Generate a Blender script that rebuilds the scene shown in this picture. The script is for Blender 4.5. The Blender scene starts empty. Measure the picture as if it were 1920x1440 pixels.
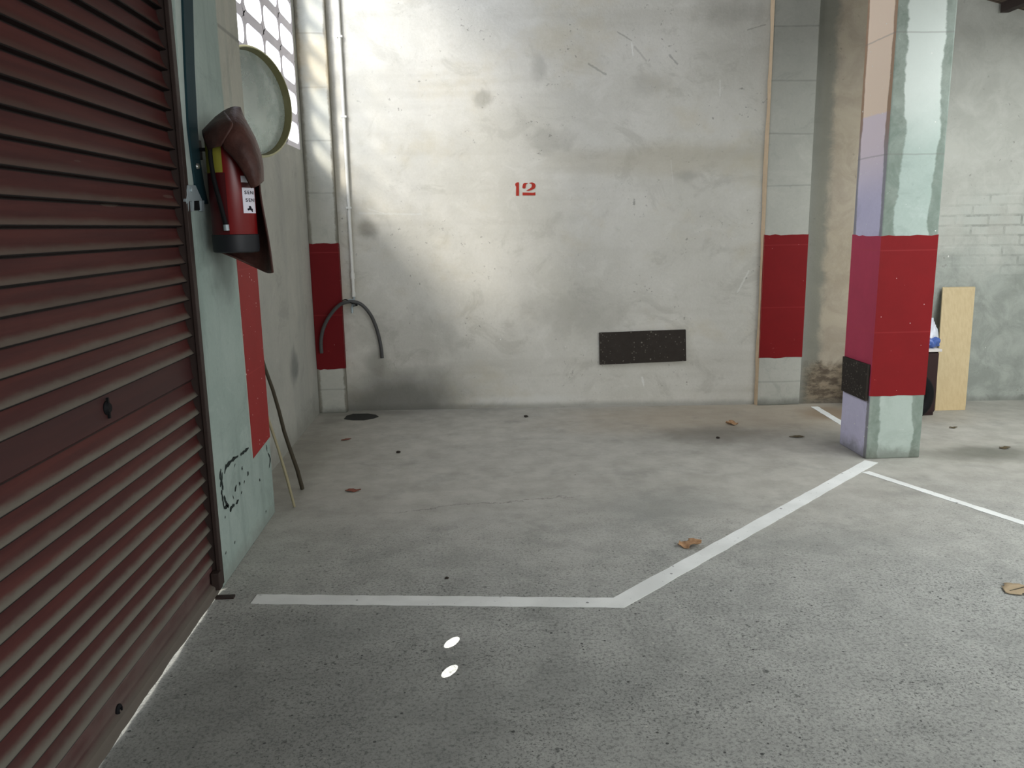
import bpy, bmesh, math, random
from math import sin, cos, pi, radians, sqrt
from mathutils import Vector, Matrix, noise as mnoise

random.seed(7)
scene = bpy.context.scene
COL = scene.collection

# ------------------------------------------------------------------ camera
F = 1503.0
CAM = Vector((0, 0, 1.4))
_y = Vector((-75, 294, -F)).normalized()
_z = -Vector((125, -7650, -F)); _z = (_z - _z.dot(_y) * _y).normalized()
_x = _y.cross(_z)
ROT = Matrix((_x, _y, _z))            # camera axes -> world


def ray(px, py):
    return ROT @ Vector((px - 960, -(py - 720), -F))


def on_floor(px, py, z=0.0):
    d = ray(px, py)
    return CAM + d * ((z - CAM.z) / d.z)


def on_x(px, py, x):
    d = ray(px, py)
    return CAM + d * (x / d.x)


def on_y(px, py, y):
    d = ray(px, py)
    return CAM + d * (y / d.y)


def back_y(x):                        # back wall surface
    return 6.15 - 0.048 * x


def on_back(px, py, off=0.0):
    p = on_y(px, py, 6.15)
    for _ in range(5):
        p = on_y(px, py, back_y(p.x) - off)
    return p


cam_data = bpy.data.cameras.new('camera')
cam_data.sensor_width = 36.0
cam_data.lens = F / 1920.0 * 36.0
cam_data.clip_start = 0.02
cam = bpy.data.objects.new('camera', cam_data)
COL.objects.link(cam)
cam.matrix_world = Matrix.Translation(CAM) @ ROT.to_4x4()
scene.camera = cam


# ------------------------------------------------------------------ node helper
def srgb(r, g, b):
    def f(c):
        c /= 255.0
        return c / 12.92 if c <= 0.04045 else ((c + 0.055) / 1.055) ** 2.4
    return (f(r), f(g), f(b), 1.0)


class NT:
    def __init__(self, name):
        self.m = bpy.data.materials.new(name)
        self.m.use_nodes = True
        self.t = self.m.node_tree
        self.t.nodes.clear()
        self.out = self.t.nodes.new('ShaderNodeOutputMaterial')
        self.b = self.t.nodes.new('ShaderNodeBsdfPrincipled')
        self.t.links.new(self.b.outputs[0], self.out.inputs[0])
        g = self.t.nodes.new('ShaderNodeNewGeometry')
        self.pos = g.outputs['Position']
        s = self.t.nodes.new('ShaderNodeSeparateXYZ')
        self.t.links.new(self.pos, s.inputs[0])
        self.x, self.y, self.z = s.outputs
        sn = self.t.nodes.new('ShaderNodeSeparateXYZ')
        self.t.links.new(g.outputs['Normal'], sn.inputs[0])
        self.nx, self.ny, self.nz = sn.outputs

    def put(self, sock, v):
        if v is None:
            return
        if isinstance(v, bpy.types.NodeSocket):
            self.t.links.new(v, sock)
        else:
            sock.default_value = v

    def math(self, op, a, b=None, c=None, clamp=False):
        n = self.t.nodes.new('ShaderNodeMath'); n.operation = op; n.use_clamp = clamp
        self.put(n.inputs[0], a); self.put(n.inputs[1], b); self.put(n.inputs[2], c)
        return n.outputs[0]

    def add(self, a, b): return self.math('ADD', a, b)
    def sub(self, a, b): return self.math('SUBTRACT', a, b)
    def mul(self, a, b): return self.math('MULTIPLY', a, b)
    def mx(self, a, b): return self.math('MAXIMUM', a, b)
    def mn(self, a, b): return self.math('MINIMUM', a, b)

    def step(self, v, lo, hi):            # smooth 0..1
        n = self.t.nodes.new('ShaderNodeMapRange'); n.interpolation_type = 'SMOOTHSTEP'
        self.put(n.inputs['Value'], v)
        self.put(n.inputs['From Min'], lo); self.put(n.inputs['From Max'], hi)
        n.inputs['To Min'].default_value = 0.0; n.inputs['To Max'].default_value = 1.0
        if not isinstance(lo, bpy.types.NodeSocket) and lo > hi:
            n.inputs['From Min'].default_value = hi; n.inputs['From Max'].default_value = lo
            n.inputs['To Min'].default_value = 1.0; n.inputs['To Max'].default_value = 0.0
        return n.outputs[0]

    def vec(self, sx=1, sy=1, sz=1, ox=0, oy=0, oz=0):
        n = self.t.nodes.new('ShaderNodeMapping')
        self.t.links.new(self.pos, n.inputs[0])
        n.inputs['Scale'].default_value = (sx, sy, sz)
        n.inputs['Location'].default_value = (ox, oy, oz)
        return n.outputs[0]

    def noise(self, scale, detail=4, rough=0.55, v=None, dist=0.0):
        n = self.t.nodes.new('ShaderNodeTexNoise')
        self.t.links.new(v if v is not None else self.pos, n.inputs['Vector'])
        n.inputs['Scale'].default_value = scale
        n.inputs['Detail'].default_value = detail
        n.inputs['Roughness'].default_value = rough
        n.inputs['Distortion'].default_value = dist
        return n.outputs[0]

    def voro(self, scale, v=None):
        n = self.t.nodes.new('ShaderNodeTexVoronoi')
        self.t.links.new(v if v is not None else self.pos, n.inputs['Vector'])
        n.inputs['Scale'].default_value = scale
        s = self.t.nodes.new('ShaderNodeSeparateColor')
        self.t.links.new(n.outputs['Color'], s.inputs[0])
        return n.outputs['Distance'], s.outputs[0], s.outputs[1]

    def mix(self, f, a, b, mode='MIX'):
        n = self.t.nodes.new('ShaderNodeMix'); n.data_type = 'RGBA'; n.blend_type = mode
        self.put(n.inputs[0], f); self.put(n.inputs[6], a); self.put(n.inputs[7], b)
        return n.outputs[2]

    def scale_col(self, c, f):            # colour * scalar socket
        n = self.t.nodes.new('ShaderNodeVectorMath'); n.operation = 'SCALE'
        self.put(n.inputs[0], c[:3] if isinstance(c, tuple) else c); self.put(n.inputs[3], f)
        return n.outputs[0]

    def specks(self, scale, share, size, v=None):
        """random dots: share of the cells carry one"""
        d, r, g = self.voro(scale, v)
        on = self.step(r, 1.0 - share, 1.0 - share + 0.01)
        return self.mul(on, self.step(d, self.mul(g, size), self.mul(g, size * 0.4)) if False else self.mul(on, self.math('LESS_THAN', d, self.mul(self.add(g, 0.3), size))))

    def bump(self, h, strength=0.3, dist=0.01):
        n = self.t.nodes.new('ShaderNodeBump')
        n.inputs['Strength'].default_value = strength
        n.inputs['Distance'].default_value = dist
        self.put(n.inputs['Height'], h)
        self.t.links.new(n.outputs[0], self.b.inputs['Normal'])

    def blob(self, a, b, ca, cb, ra, rb, wob=0.35, nscale=3.0):
        """soft ellipse mask on two coordinates"""
        da = self.mul(self.sub(a, ca), 1.0 / ra); db = self.mul(self.sub(b, cb), 1.0 / rb)
        d = self.math('SQRT', self.add(self.mul(da, da), self.mul(db, db)))
        d = self.add(d, self.mul(self.sub(self.noise(nscale, 4, 0.6), 0.5), wob * 2))
        return self.step(d, 1.1, 0.3)

    def done(self, color, rough=0.8, metal=0.0, spec=0.3):
        self.put(self.b.inputs['Base Color'], color)
        self.put(self.b.inputs['Roughness'], rough)
        self.put(self.b.inputs['Metallic'], metal)
        self.put(self.b.inputs['Specular IOR Level'], spec)
        return self.m


def simple(name, rgb, rough=0.6, metal=0.0, spec=0.3, var=0.12, scale=12.0):
    t = NT(name)
    n = t.noise(scale, 5, 0.6)
    c = t.scale_col(srgb(*rgb), t.add(1.0 - var, t.mul(n, 2 * var)))
    return t.done(c, rough, metal, spec)


# ------------------------------------------------------------------ materials
def mat_floor():
    t = NT('floor_concrete')
    big = t.noise(0.9, 5, 0.6)
    mid = t.noise(6.0, 6, 0.65)
    fine = t.noise(120.0, 3, 0.7)
    near = t.step(t.add(t.y, t.mul(t.sub(big, 0.5), 1.2)), 4.3, 2.6)     # rougher concrete at the front
    smooth = t.mix(t.step(mid, 0.3, 0.7), srgb(156, 154, 145), srgb(174, 172, 163))
    warm = t.mul(t.blob(t.x, t.y, 2.0, 5.7, 1.8, 0.7, 0.3, 2.0), 0.55)
    smooth = t.mix(warm, smooth, srgb(165, 150, 128))
    rough_c = t.mix(t.step(mid, 0.25, 0.75), srgb(150, 151, 146), srgb(170, 171, 165))
    c = t.mix(near, smooth, rough_c)
    c = t.scale_col(c, t.add(0.84, t.mul(big, 0.32)))
    cl = t.noise(3.5, 5, 0.65, t.vec(1, 1, 1, 3, 8, 0))
    c = t.mix(t.mul(t.step(cl, 0.52, 0.68), 0.25), c, srgb(110, 112, 108))
    grain = t.add(1.0, t.mul(t.sub(fine, 0.5), t.add(0.10, t.mul(near, 0.55))))
    c = t.scale_col(c, grain)
    # exposed aggregate: light stones and dark pits
    mott = t.noise(75.0, 5, 0.8)
    c = t.mix(t.mul(t.step(mott, 0.51, 0.60), t.mul(near, 0.55)), c, srgb(86, 89, 87))
    c = t.mix(t.mul(t.step(mott, 0.46, 0.36), t.mul(near, 0.35)), c, srgb(172, 174, 168))
    pit = t.step(t.noise(44.0, 3, 0.6), 0.615, 0.66)
    patchy = t.add(0.45, t.mul(t.step(t.noise(3.0, 4, 0.6, t.vec(1, 1, 1, 1, 9, 2)), 0.40, 0.62), 0.75))
    c = t.mix(t.mul(t.mul(pit, patchy), t.add(0.05, t.mul(near, 0.5))), c, srgb(62, 64, 62))
    pit2 = t.step(t.noise(120.0, 2, 0.6, t.vec(1, 1, 1, 5, 3, 0)), 0.585, 0.64)
    c = t.mix(t.mul(t.mul(pit2, patchy), t.add(0.05, t.mul(near, 0.5))), c, srgb(58, 60, 59))
    s1 = t.specks(62.0, 0.05, 0.26)
    c = t.mix(t.mul(s1, t.add(0.10, t.mul(near, 0.75))), c, srgb(52, 54, 53))
    s2 = t.specks(75.0, 0.03, 0.3, t.vec(1, 1, 1, 3.1, 1.7, 0))
    c = t.mix(t.mul(s2, t.mul(near, 0.65)), c, srgb(190, 188, 178))
    s3 = t.specks(14.0, 0.05, 0.06, t.vec(1, 1, 1, 8.3, 4.4, 0))
    c = t.mix(t.mul(s3, 0.8), c, srgb(48, 46, 42))
    # stains
    for (px, py, rx, ry, k, col) in ((1340, 815, 0.55, 0.30, 0.55, (92, 88, 80)), (1850, 850, 0.42, 0.20, 0.60, (84, 86, 76)),
                                     (1240, 950, 0.5, 0.28, 0.30, (100, 104, 102)), (1560, 1010, 0.5, 0.22, 0.22, (104, 108, 106)),
                                     (700, 775, 0.6, 0.14, 0.3, (100, 98, 92)), (560, 870, 0.20, 1.3, 0.35, (104, 100, 90)),
                                     (500, 1400, 1.1, 0.7, 0.35, (84, 86, 84)), (1560, 775, 0.32, 0.30, 0.55, (118, 94, 66)),
                                     (600, 1180, 0.45, 0.25, 0.25, (96, 98, 97)), (1130, 1290, 0.5, 0.2, 0.18, (96, 99, 97))):
        p = on_floor(px, py)
        c = t.mix(t.mul(t.blob(t.x, t.y, p.x, p.y, rx, ry, 0.4, 4.0), k), c, srgb(*col))
    # hairline crack across the bay
    a, b2 = on_floor(720, 962), on_floor(1100, 928)
    sl = (b2.y - a.y) / (b2.x - a.x)
    line = t.sub(t.y, t.add(a.y, t.mul(t.sub(t.x, a.x), sl)))
    line = t.add(line, t.mul(t.sub(t.noise(5.0, 5, 0.7), 0.5), 0.22))
    rng = t.mul(t.step(t.x, a.x - 0.1, a.x + 0.2), t.step(t.x, b2.x + 0.1, b2.x - 0.2))
    c = t.mix(t.mul(t.step(t.math('ABSOLUTE', line), 0.007, 0.001), t.mul(rng, 0.5)), c, srgb(80, 78, 74))
    t.bump(t.add(t.mul(fine, 0.5), mott), 0.25, 0.004)
    return t.done(c, t.add(0.62, t.mul(near, 0.25)), 0, 0.25)


def plaster(t, base, dark, light):
    """trowelled concrete render: cloudy, streaky, pitted"""
    big = t.noise(1.1, 6, 0.62)
    mid = t.noise(5.0, 8, 0.68, None, 0.6)
    fine = t.noise(60.0, 4, 0.7)
    c = t.mix(t.step(big, 0.30, 0.72), dark, light)
    c = t.mix(0.5, c, base)
    c = t.mix(t.mul(t.step(mid, 0.52, 0.75), 0.35), c, dark)
    c = t.mix(t.mul(t.step(mid, 0.45, 0.25), 0.35), c, light)
    m2 = t.noise(2.6, 7, 0.7, t.vec(1, 1, 1.3, 7, 3, 5), 0.8)
    c = t.mix(t.mul(t.step(m2, 0.53, 0.66), 0.42), c, t.scale_col(dark, 0.86))
    c = t.mix(t.mul(t.step(m2, 0.46, 0.34), 0.35), c, light)
    m3 = t.noise(17.0, 6, 0.72, None, 0.8)
    c = t.mix(t.mul(t.step(m3, 0.60, 0.72), 0.30), c, t.scale_col(dark, 0.78))
    c = t.scale_col(c, t.add(0.92, t.mul(fine, 0.16)))
    return c, mid, fine


def mat_back_wall():
    t = NT('back_wall_plaster')
    c, mid, fine = plaster(t, srgb(202, 200, 191), srgb(180, 178, 167), srgb(214, 212, 204))
    # horizontal shutter-board bands
    band = t.noise(1.0, 3, 0.5, t.vec(0.35, 0.35, 5.0))
    c = t.mix(t.mul(t.step(band, 0.5, 0.7), 0.28), c, srgb(158, 154, 142))
    # yellowish water marks
    yl = t.noise(1.0, 5, 0.65, t.vec(1.2, 1.2, 1.6, 4, 2, 1))
    c = t.mix(t.mul(t.step(yl, 0.54, 0.72), 0.30), c, srgb(186, 174, 142))
    p = on_back(1250, 300)
    c = t.mix(t.mul(t.blob(t.x, t.z, p.x, p.z, 0.9, 0.16, 0.5, 3.0), 0.3), c, srgb(170, 160, 132))
    # dark damp patch low at the left
    p = on_back(745, 735)
    c = t.mix(t.mul(t.blob(t.x, t.z, p.x, p.z - 0.13, 0.68, 0.40, 0.30, 2.4), 0.78), c, srgb(82, 82, 76))
    p = on_back(690, 430)
    c = t.mix(t.mul(t.blob(t.x, t.z, p.x, p.z, 0.10, 0.10, 0.5, 9.0), 0.5), c, srgb(104, 98, 84))
    # greenish grime under the hose
    p = on_back(705, 680)
    c = t.mix(t.mul(t.blob(t.x, t.z, p.x, p.z, 0.12, 0.12, 0.5, 6.0), 0.4), c, srgb(104, 104, 96))
    # brownish bay between right pilaster and column, grey-green bay beyond
    br = t.mul(t.step(t.x, 2.50, 2.62), t.step(t.x, 3.15, 2.95))
    c = t.mix(t.mul(br, 0.75), c, t.mix(t.step(mid, 0.35, 0.65), srgb(140, 124, 102), srgb(160, 146, 122)))
    edge = t.mul(t.step(t.x, 2.50, 2.53), t.step(t.add(t.x, t.mul(t.sub(mid, 0.5), 0.15)), 2.70, 2.63))
    c = t.mix(t.mul(edge, 0.7), c, srgb(112, 116, 108))
    gr = t.step(t.x, 2.95, 3.15)
    c = t.mix(t.mul(gr, 0.7), c, t.mix(t.step(mid, 0.3, 0.7), srgb(160, 162, 154), srgb(184, 186, 178)))
    low = t.mul(gr, t.step(t.add(t.z, t.mul(t.sub(t.noise(2.2, 5, 0.6), 0.5), 1.0)), 1.35, 0.9))
    c = t.mix(t.mul(low, 0.6), c, t.mix(t.step(mid, 0.35, 0.65), srgb(108, 118, 112), srgb(142, 150, 143)))
    # bricks showing through where the render has gone
    bt = t.t.nodes.new('ShaderNodeTexBrick')
    sep = t.t.nodes.new('ShaderNodeCombineXYZ')
    t.put(sep.inputs[0], t.x); t.put(sep.inputs[1], t.z)
    t.t.links.new(sep.outputs[0], bt.inputs['Vector'])
    bt.inputs['Scale'].default_value = 1.0
    bt.inputs['Brick Width'].default_value = 0.25
    bt.inputs['Row Height'].default_value = 0.075
    bt.inputs['Mortar Size'].default_value = 0.012
    bt.inputs['Mortar Smooth'].default_value = 0.6
    p = on_back(1870, 430)
    bm_ = t.blob(t.x, t.z, p.x, p.z, 0.62, 0.36, 0.6, 3.5)
    brick = t.mix(t.mul(bt.outputs['Fac'], t.step(t.noise(7.0, 5, 0.7), 0.35, 0.65)), srgb(178, 182, 174), srgb(106, 113, 105))
    c = t.mix(t.mul(bm_, t.add(0.12, t.mul(t.step(t.noise(3.0, 6, 0.7), 0.42, 0.6), 0.7))), c, brick)
    # rough bricks at the foot of the brown bay
    foot = t.mul(br, t.step(t.add(t.z, t.mul(t.sub(mid, 0.5), 0.3)), 0.36, 0.26))
    f2 = t.mix(t.step(t.noise(9, 6, 0.7, t.vec(1, 1, 2.2)), 0.38, 0.62), srgb(70, 58, 46), srgb(140, 126, 106))
    c = t.mix(t.mul(foot, 0.85), c, f2)
    # chips, scratches, pits
    ch = t.mul(t.step(t.noise(30.0, 4, 0.65, t.vec(1, 1, 1, 9, 1, 4)), 0.64, 0.68), t.step(t.noise(2.2, 3, 0.5, t.vec(1, 1, 1, 2, 2, 8)), 0.5, 0.6))
    c = t.mix(t.mul(ch, 0.6), c, srgb(112, 110, 102))
    for (px, py, rx, rz, k) in ((905, 185, 0.10, 0.07, 0.4), (1030, 265, 0.20, 0.12, 0.30), (1010, 120, 0.07, 0.14, 0.3), (1290, 330, 0.16, 0.05, 0.35),
                                (1080, 590, 0.5, 0.2, 0.22), (760, 640, 0.5, 0.3, 0.25), (1370, 20, 0.3, 0.12, 0.3), (1225, 160, 0.25, 0.10, 0.22)):
        q = on_back(px, py)
        c = t.mix(t.mul(t.blob(t.x, t.z, q.x, q.z, rx, rz, 0.8, 7.0), k), c, srgb(122, 120, 110))
    q = on_back(990, 750)
    c = t.mix(t.mul(t.blob(t.x, t.z, q.x, q.z, 0.55, 0.05, 0.7, 6.0), 0.5), c, srgb(212, 212, 206))
    for (x0_, y0_, x1_, y1_, wd, k, cl_) in ((1103, 119, 1136, 140, 0.010, 0.7, (108, 108, 100)), (1158, 60, 1184, 76, 0.007, 0.7, (112, 110, 102)), (1190, 88, 1212, 114, 0.009, 0.5, (128, 126, 118)),
                                             (1256, 104, 1270, 120, 0.011, 0.7, (100, 98, 92)), (1402, 56, 1436, 46, 0.006, 0.7, (120, 116, 106)), (1184, 80, 1187, 104, 0.007, 0.9, (232, 232, 226)),
                                             (1350, 150, 1350, 180, 0.006, 0.8, (226, 226, 220)), (1204, 708, 1207, 722, 0.012, 0.9, (226, 226, 222)), (1383, 548, 1404, 508, 0.009, 0.8, (222, 222, 216)),
                                             (675, 400, 790, 402, 0.010, 0.5, (214, 216, 212)), (690, 392, 720, 400, 0.008, 0.6, (216, 216, 212)), (1258, 300, 1262, 345, 0.004, 0.4, (224, 224, 218))):
        a_, b_ = on_back(x0_, y0_), on_back(x1_, y1_)
        dx, dz = b_.x - a_.x, b_.z - a_.z
        L2 = dx * dx + dz * dz
        ux, uz = t.sub(t.x, a_.x), t.sub(t.z, a_.z)
        h_ = t.math('MULTIPLY', t.add(t.mul(ux, dx), t.mul(uz, dz)), 1.0 / L2, None, True)
        ex, ez = t.sub(ux, t.mul(h_, dx)), t.sub(uz, t.mul(h_, dz))
        d_ = t.math('SQRT', t.add(t.mul(ex, ex), t.mul(ez, ez)))
        d_ = t.add(d_, t.mul(t.sub(t.noise(40.0, 4, 0.7), 0.5), wd * 2.5))
        c = t.mix(t.mul(t.step(d_, wd, wd * 0.3), k * 0.62), c, srgb(*cl_))
    wh = t.specks(20.0, 0.03, 0.10, t.vec(1, 1, 0.6, 2, 5, 1))
    c = t.mix(t.mul(wh, 0.8), c, srgb(228, 228, 222))
    scr = t.noise(8.0, 6, 0.75, t.vec(1.6, 1, 1.0, 0, 0, 3), 1.5)
    c = t.mix(t.mul(t.step(scr, 0.66, 0.72), 0.38), c, srgb(124, 120, 110))
    # dark line along the floor
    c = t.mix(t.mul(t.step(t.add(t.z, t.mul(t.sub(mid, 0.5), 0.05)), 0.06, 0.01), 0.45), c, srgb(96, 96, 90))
    hgt = t.add(t.mul(mid, 0.7), t.mul(fine, 0.3))
    hgt = t.sub(hgt, t.mul(t.mul(bt.outputs['Fac'], bm_), 0.4))
    hgt = t.add(hgt, t.mul(t.mul(foot, t.noise(9, 6, 0.7, t.vec(1, 1, 2.2))), 3.0))
    t.bump(hgt, 0.35, 0.012)
    return t.done(c, 0.85, 0, 0.2)


def mat_left_wall():
    t = NT('left_wall_plaster')
    c, mid, fine = plaster(t, srgb(168, 168, 160), srgb(148, 150, 144), srgb(180, 180, 172))
    st = t.noise(1.0, 4, 0.6, t.vec(3, 3.5, 0.5))
    c = t.mix(t.mul(t.step(st, 0.5, 0.7), 0.3), c, srgb(138, 142, 138))
    p = on_x(552, 690, -1.22)
    c = t.mix(t.mul(t.blob(t.y, t.z, p.y, p.z, 0.16, 0.14, 0.5, 6.0), 0.6), c, srgb(86, 92, 92))
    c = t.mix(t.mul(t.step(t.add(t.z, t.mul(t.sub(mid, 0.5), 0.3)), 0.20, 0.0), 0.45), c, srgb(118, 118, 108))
    t.bump(mid, 0.3, 0.01)
    return t.done(c, 0.85, 0, 0.2)


def mat_jamb():
    """near pilaster: pale green door jamb, bare concrete strip above the band"""
    t = NT('green_jamb_paint')
    c, mid, fine = plaster(t, srgb(152, 167, 160), srgb(130, 146, 139), srgb(170, 182, 176))
    beige, _, _ = plaster(t, srgb(178, 177, 165), srgb(160, 160, 148), srgb(190, 188, 176))
    w = t.add(t.y, t.mul(t.sub(mid, 0.5), 0.05))
    m = t.mul(t.step(w, 3.575, 3.60), t.step(t.z, 0.38, 0.44))
    c = t.mix(m, c, beige)
    st = t.noise(1.0, 4, 0.6, t.vec(5, 9, 0.7))
    c = t.mix(t.mul(t.step(st, 0.48, 0.72), 0.35), c, srgb(112, 128, 122))
    # extinguisher's shadow below it, painted in as a dark patch
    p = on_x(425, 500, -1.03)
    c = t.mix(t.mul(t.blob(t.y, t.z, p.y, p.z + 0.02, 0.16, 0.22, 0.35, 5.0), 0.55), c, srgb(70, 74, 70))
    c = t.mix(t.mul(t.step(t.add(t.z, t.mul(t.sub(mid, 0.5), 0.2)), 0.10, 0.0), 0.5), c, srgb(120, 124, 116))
    p = on_x(398, 400, -1.03)  # extinguisher's shadow to its left, painted in with a little grime
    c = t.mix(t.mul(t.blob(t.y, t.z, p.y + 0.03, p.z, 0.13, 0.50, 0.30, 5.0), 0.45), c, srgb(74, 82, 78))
    # board joint high on the concrete strip
    p = on_x(425, 60, -1.03)
    j = t.step(t.math('ABSOLUTE', t.sub(t.z, p.z)), 0.012, 0.003)
    c = t.mix(t.mul(t.mul(j, m), 0.5), c, srgb(104, 108, 104))
    t.bump(t.add(t.mul(mid, 0.6), t.mul(fine, 0.4)), 0.25, 0.008)
    return t.done(c, 0.8, 0, 0.25)


def mat_pilaster():
    """grey cast concrete with board joints"""
    t = NT('pilaster_concrete')
    c, mid, fine = plaster(t, srgb(178, 178, 169), srgb(158, 160, 151), srgb(194, 193, 184))
    j = t.math('ABSOLUTE', t.sub(t.math('FRACT', t.add(t.mul(t.z, 1.0 / 0.37), t.mul(t.sub(t.noise(3.0), 0.5), 0.06))), 0.5))
    c = t.mix(t.mul(t.step(j, 0.026, 0.004), t.mul(mid, 0.6)), c, srgb(104, 106, 100))
    ch = t.specks(30.0, 0.05, 0.14)
    c = t.mix(t.mul(ch, 0.7), c, srgb(206, 206, 198))
    wx = t.add(t.x, t.mul(t.sub(t.noise(9.0, 6, 0.7), 0.5), 0.05))
    eg = t.mx(t.step(t.math('ABSOLUTE', t.add(wx, 1.004)), 0.022, 0.006), t.step(t.math('ABSOLUTE', t.add(wx, 1.215)), 0.030, 0.006))
    c = t.mix(t.mul(eg, 0.7), c, srgb(92, 86, 72))
    wm = t.mul(t.step(t.noise(2.4, 5, 0.6), 0.45, 0.62), t.mul(t.step(t.x, 0.0, -0.5), t.step(t.z, 1.5, 2.1)))
    c = t.mix(t.mul(wm, 0.4), c, srgb(190, 172, 136))
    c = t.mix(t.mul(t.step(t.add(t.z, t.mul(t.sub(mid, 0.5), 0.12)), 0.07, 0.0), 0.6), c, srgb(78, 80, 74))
    t.bump(mid, 0.3, 0.01)
    return t.done(c, 0.85, 0, 0.2)


def mat_column():
    """free-standing column: side with window light tinted in as lilac, beige painted top, pale green front with bare edges"""
    t = NT('column_paint')
    grn, mid, fine = plaster(t, srgb(176, 192, 184), srgb(160, 176, 168), srgb(196, 208, 202))
    up = t.step(t.add(t.z, t.mul(t.sub(mid, 0.5), 0.25)), 1.72, 2.15)
    c = t.mix(t.mul(up, 0.7), grn, srgb(222, 228, 222))
    c = t.mix(t.mul(t.step(t.z, 0.4, 0.36), 0.35), c, srgb(168, 174, 164))
    wob = t.add(t.mul(t.sub(t.noise(2.0, 7, 0.62, t.vec(0.5, 0.5, 1)), 0.5), 0.20), 0.006)
    l = t.step(t.add(t.x, wob), 2.405, 2.392)
    r = t.step(t.add(t.x, t.mul(wob, 0.8)), 2.585, 2.598)
    bare = t.mix(t.step(mid, 0.35, 0.65), srgb(104, 118, 106), srgb(136, 146, 136))
    c = t.mix(t.mul(t.mx(l, r), t.add(0.45, t.mul(t.noise(5.0, 5, 0.7), 0.75))), c, bare)
    # side face: bluish window light painted in as lilac, warm bounce mixed into beige paint
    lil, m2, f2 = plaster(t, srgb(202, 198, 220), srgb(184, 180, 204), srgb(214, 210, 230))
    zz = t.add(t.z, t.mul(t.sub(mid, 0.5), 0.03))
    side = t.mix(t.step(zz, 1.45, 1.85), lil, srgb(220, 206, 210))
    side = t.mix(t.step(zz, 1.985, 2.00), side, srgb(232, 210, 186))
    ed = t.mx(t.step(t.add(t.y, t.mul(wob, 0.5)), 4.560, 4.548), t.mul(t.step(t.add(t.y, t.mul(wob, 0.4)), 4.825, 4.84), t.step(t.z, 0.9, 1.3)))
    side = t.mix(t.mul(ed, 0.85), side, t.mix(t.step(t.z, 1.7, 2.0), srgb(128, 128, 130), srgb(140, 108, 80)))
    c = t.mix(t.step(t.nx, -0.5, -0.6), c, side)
    # board joints, nicks and scratches
    j = t.math('ABSOLUTE', t.sub(t.math('FRACT', t.add(t.mul(t.sub(t.z, 0.16), 1.0 / 0.64), t.mul(t.sub(t.noise(4.0), 0.5), 0.03))), 0.5))
    c = t.mix(t.mul(t.step(j, 0.010, 0.003), 0.35), c, srgb(120, 118, 114))
    nk = t.specks(38.0, 0.05, 0.16)
    c = t.mix(t.mul(nk, 0.8), c, srgb(232, 234, 228))
    scr = t.noise(14.0, 4, 0.7, t.vec(0.6, 0.6, 2.5), 1.0)
    c = t.mix(t.mul(t.step(scr, 0.68, 0.72), 0.5), c, srgb(226, 230, 224))
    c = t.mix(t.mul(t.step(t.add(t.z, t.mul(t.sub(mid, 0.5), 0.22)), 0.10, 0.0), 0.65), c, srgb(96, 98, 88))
    t.bump(t.add(t.mul(mid, 0.6), t.mul(t.mx(l, r), -0.4)), 0.3, 0.008)
    return t.done(c, 0.7, 0, 0.3)


def mat_red(name, rgb, pink=None, nick=True):
    t = NT(name)
    mid = t.noise(7.0, 5, 0.65)
    c = t.scale_col(srgb(*rgb), t.add(0.84, t.mul(mid, 0.32)))
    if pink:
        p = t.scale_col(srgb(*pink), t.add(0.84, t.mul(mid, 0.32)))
        c = t.mix(t.step(t.nx, -0.5, -0.6), c, p)  # left face tinted: bluish window light put into the red
    j = t.math('ABSOLUTE', t.sub(t.math('FRACT', t.mul(t.z, 1.0 / 0.47)), 0.62))
    c = t.mix(t.mul(t.step(j, 0.012, 0.0), 0.25), c, srgb(176, 70, 70))
    if nick:
        nk = t.specks(40.0, 0.08, 0.14)
        c = t.mix(t.mul(nk, 0.85), c, srgb(222, 196, 190))
        wear = t.mul(t.step(t.noise(16.0, 5, 0.75, t.vec(1, 1, 2.0)), 0.64, 0.72), t.step(t.math('ABSOLUTE', t.sub(t.z, 0.47)), 0.08, 0.0))
        c = t.mix(t.mul(wear, 0.6), c, srgb(188, 120, 110))
    t.bump(t.noise(25.0, 4), 0.08, 0.004)
    return t.done(c, 0.62, 0, 0.2)


PITCH = 0.0665
Z_LOCK0, Z_LOCK1 = 0.857, 0.951
Z_RAIL = 0.125


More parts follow.
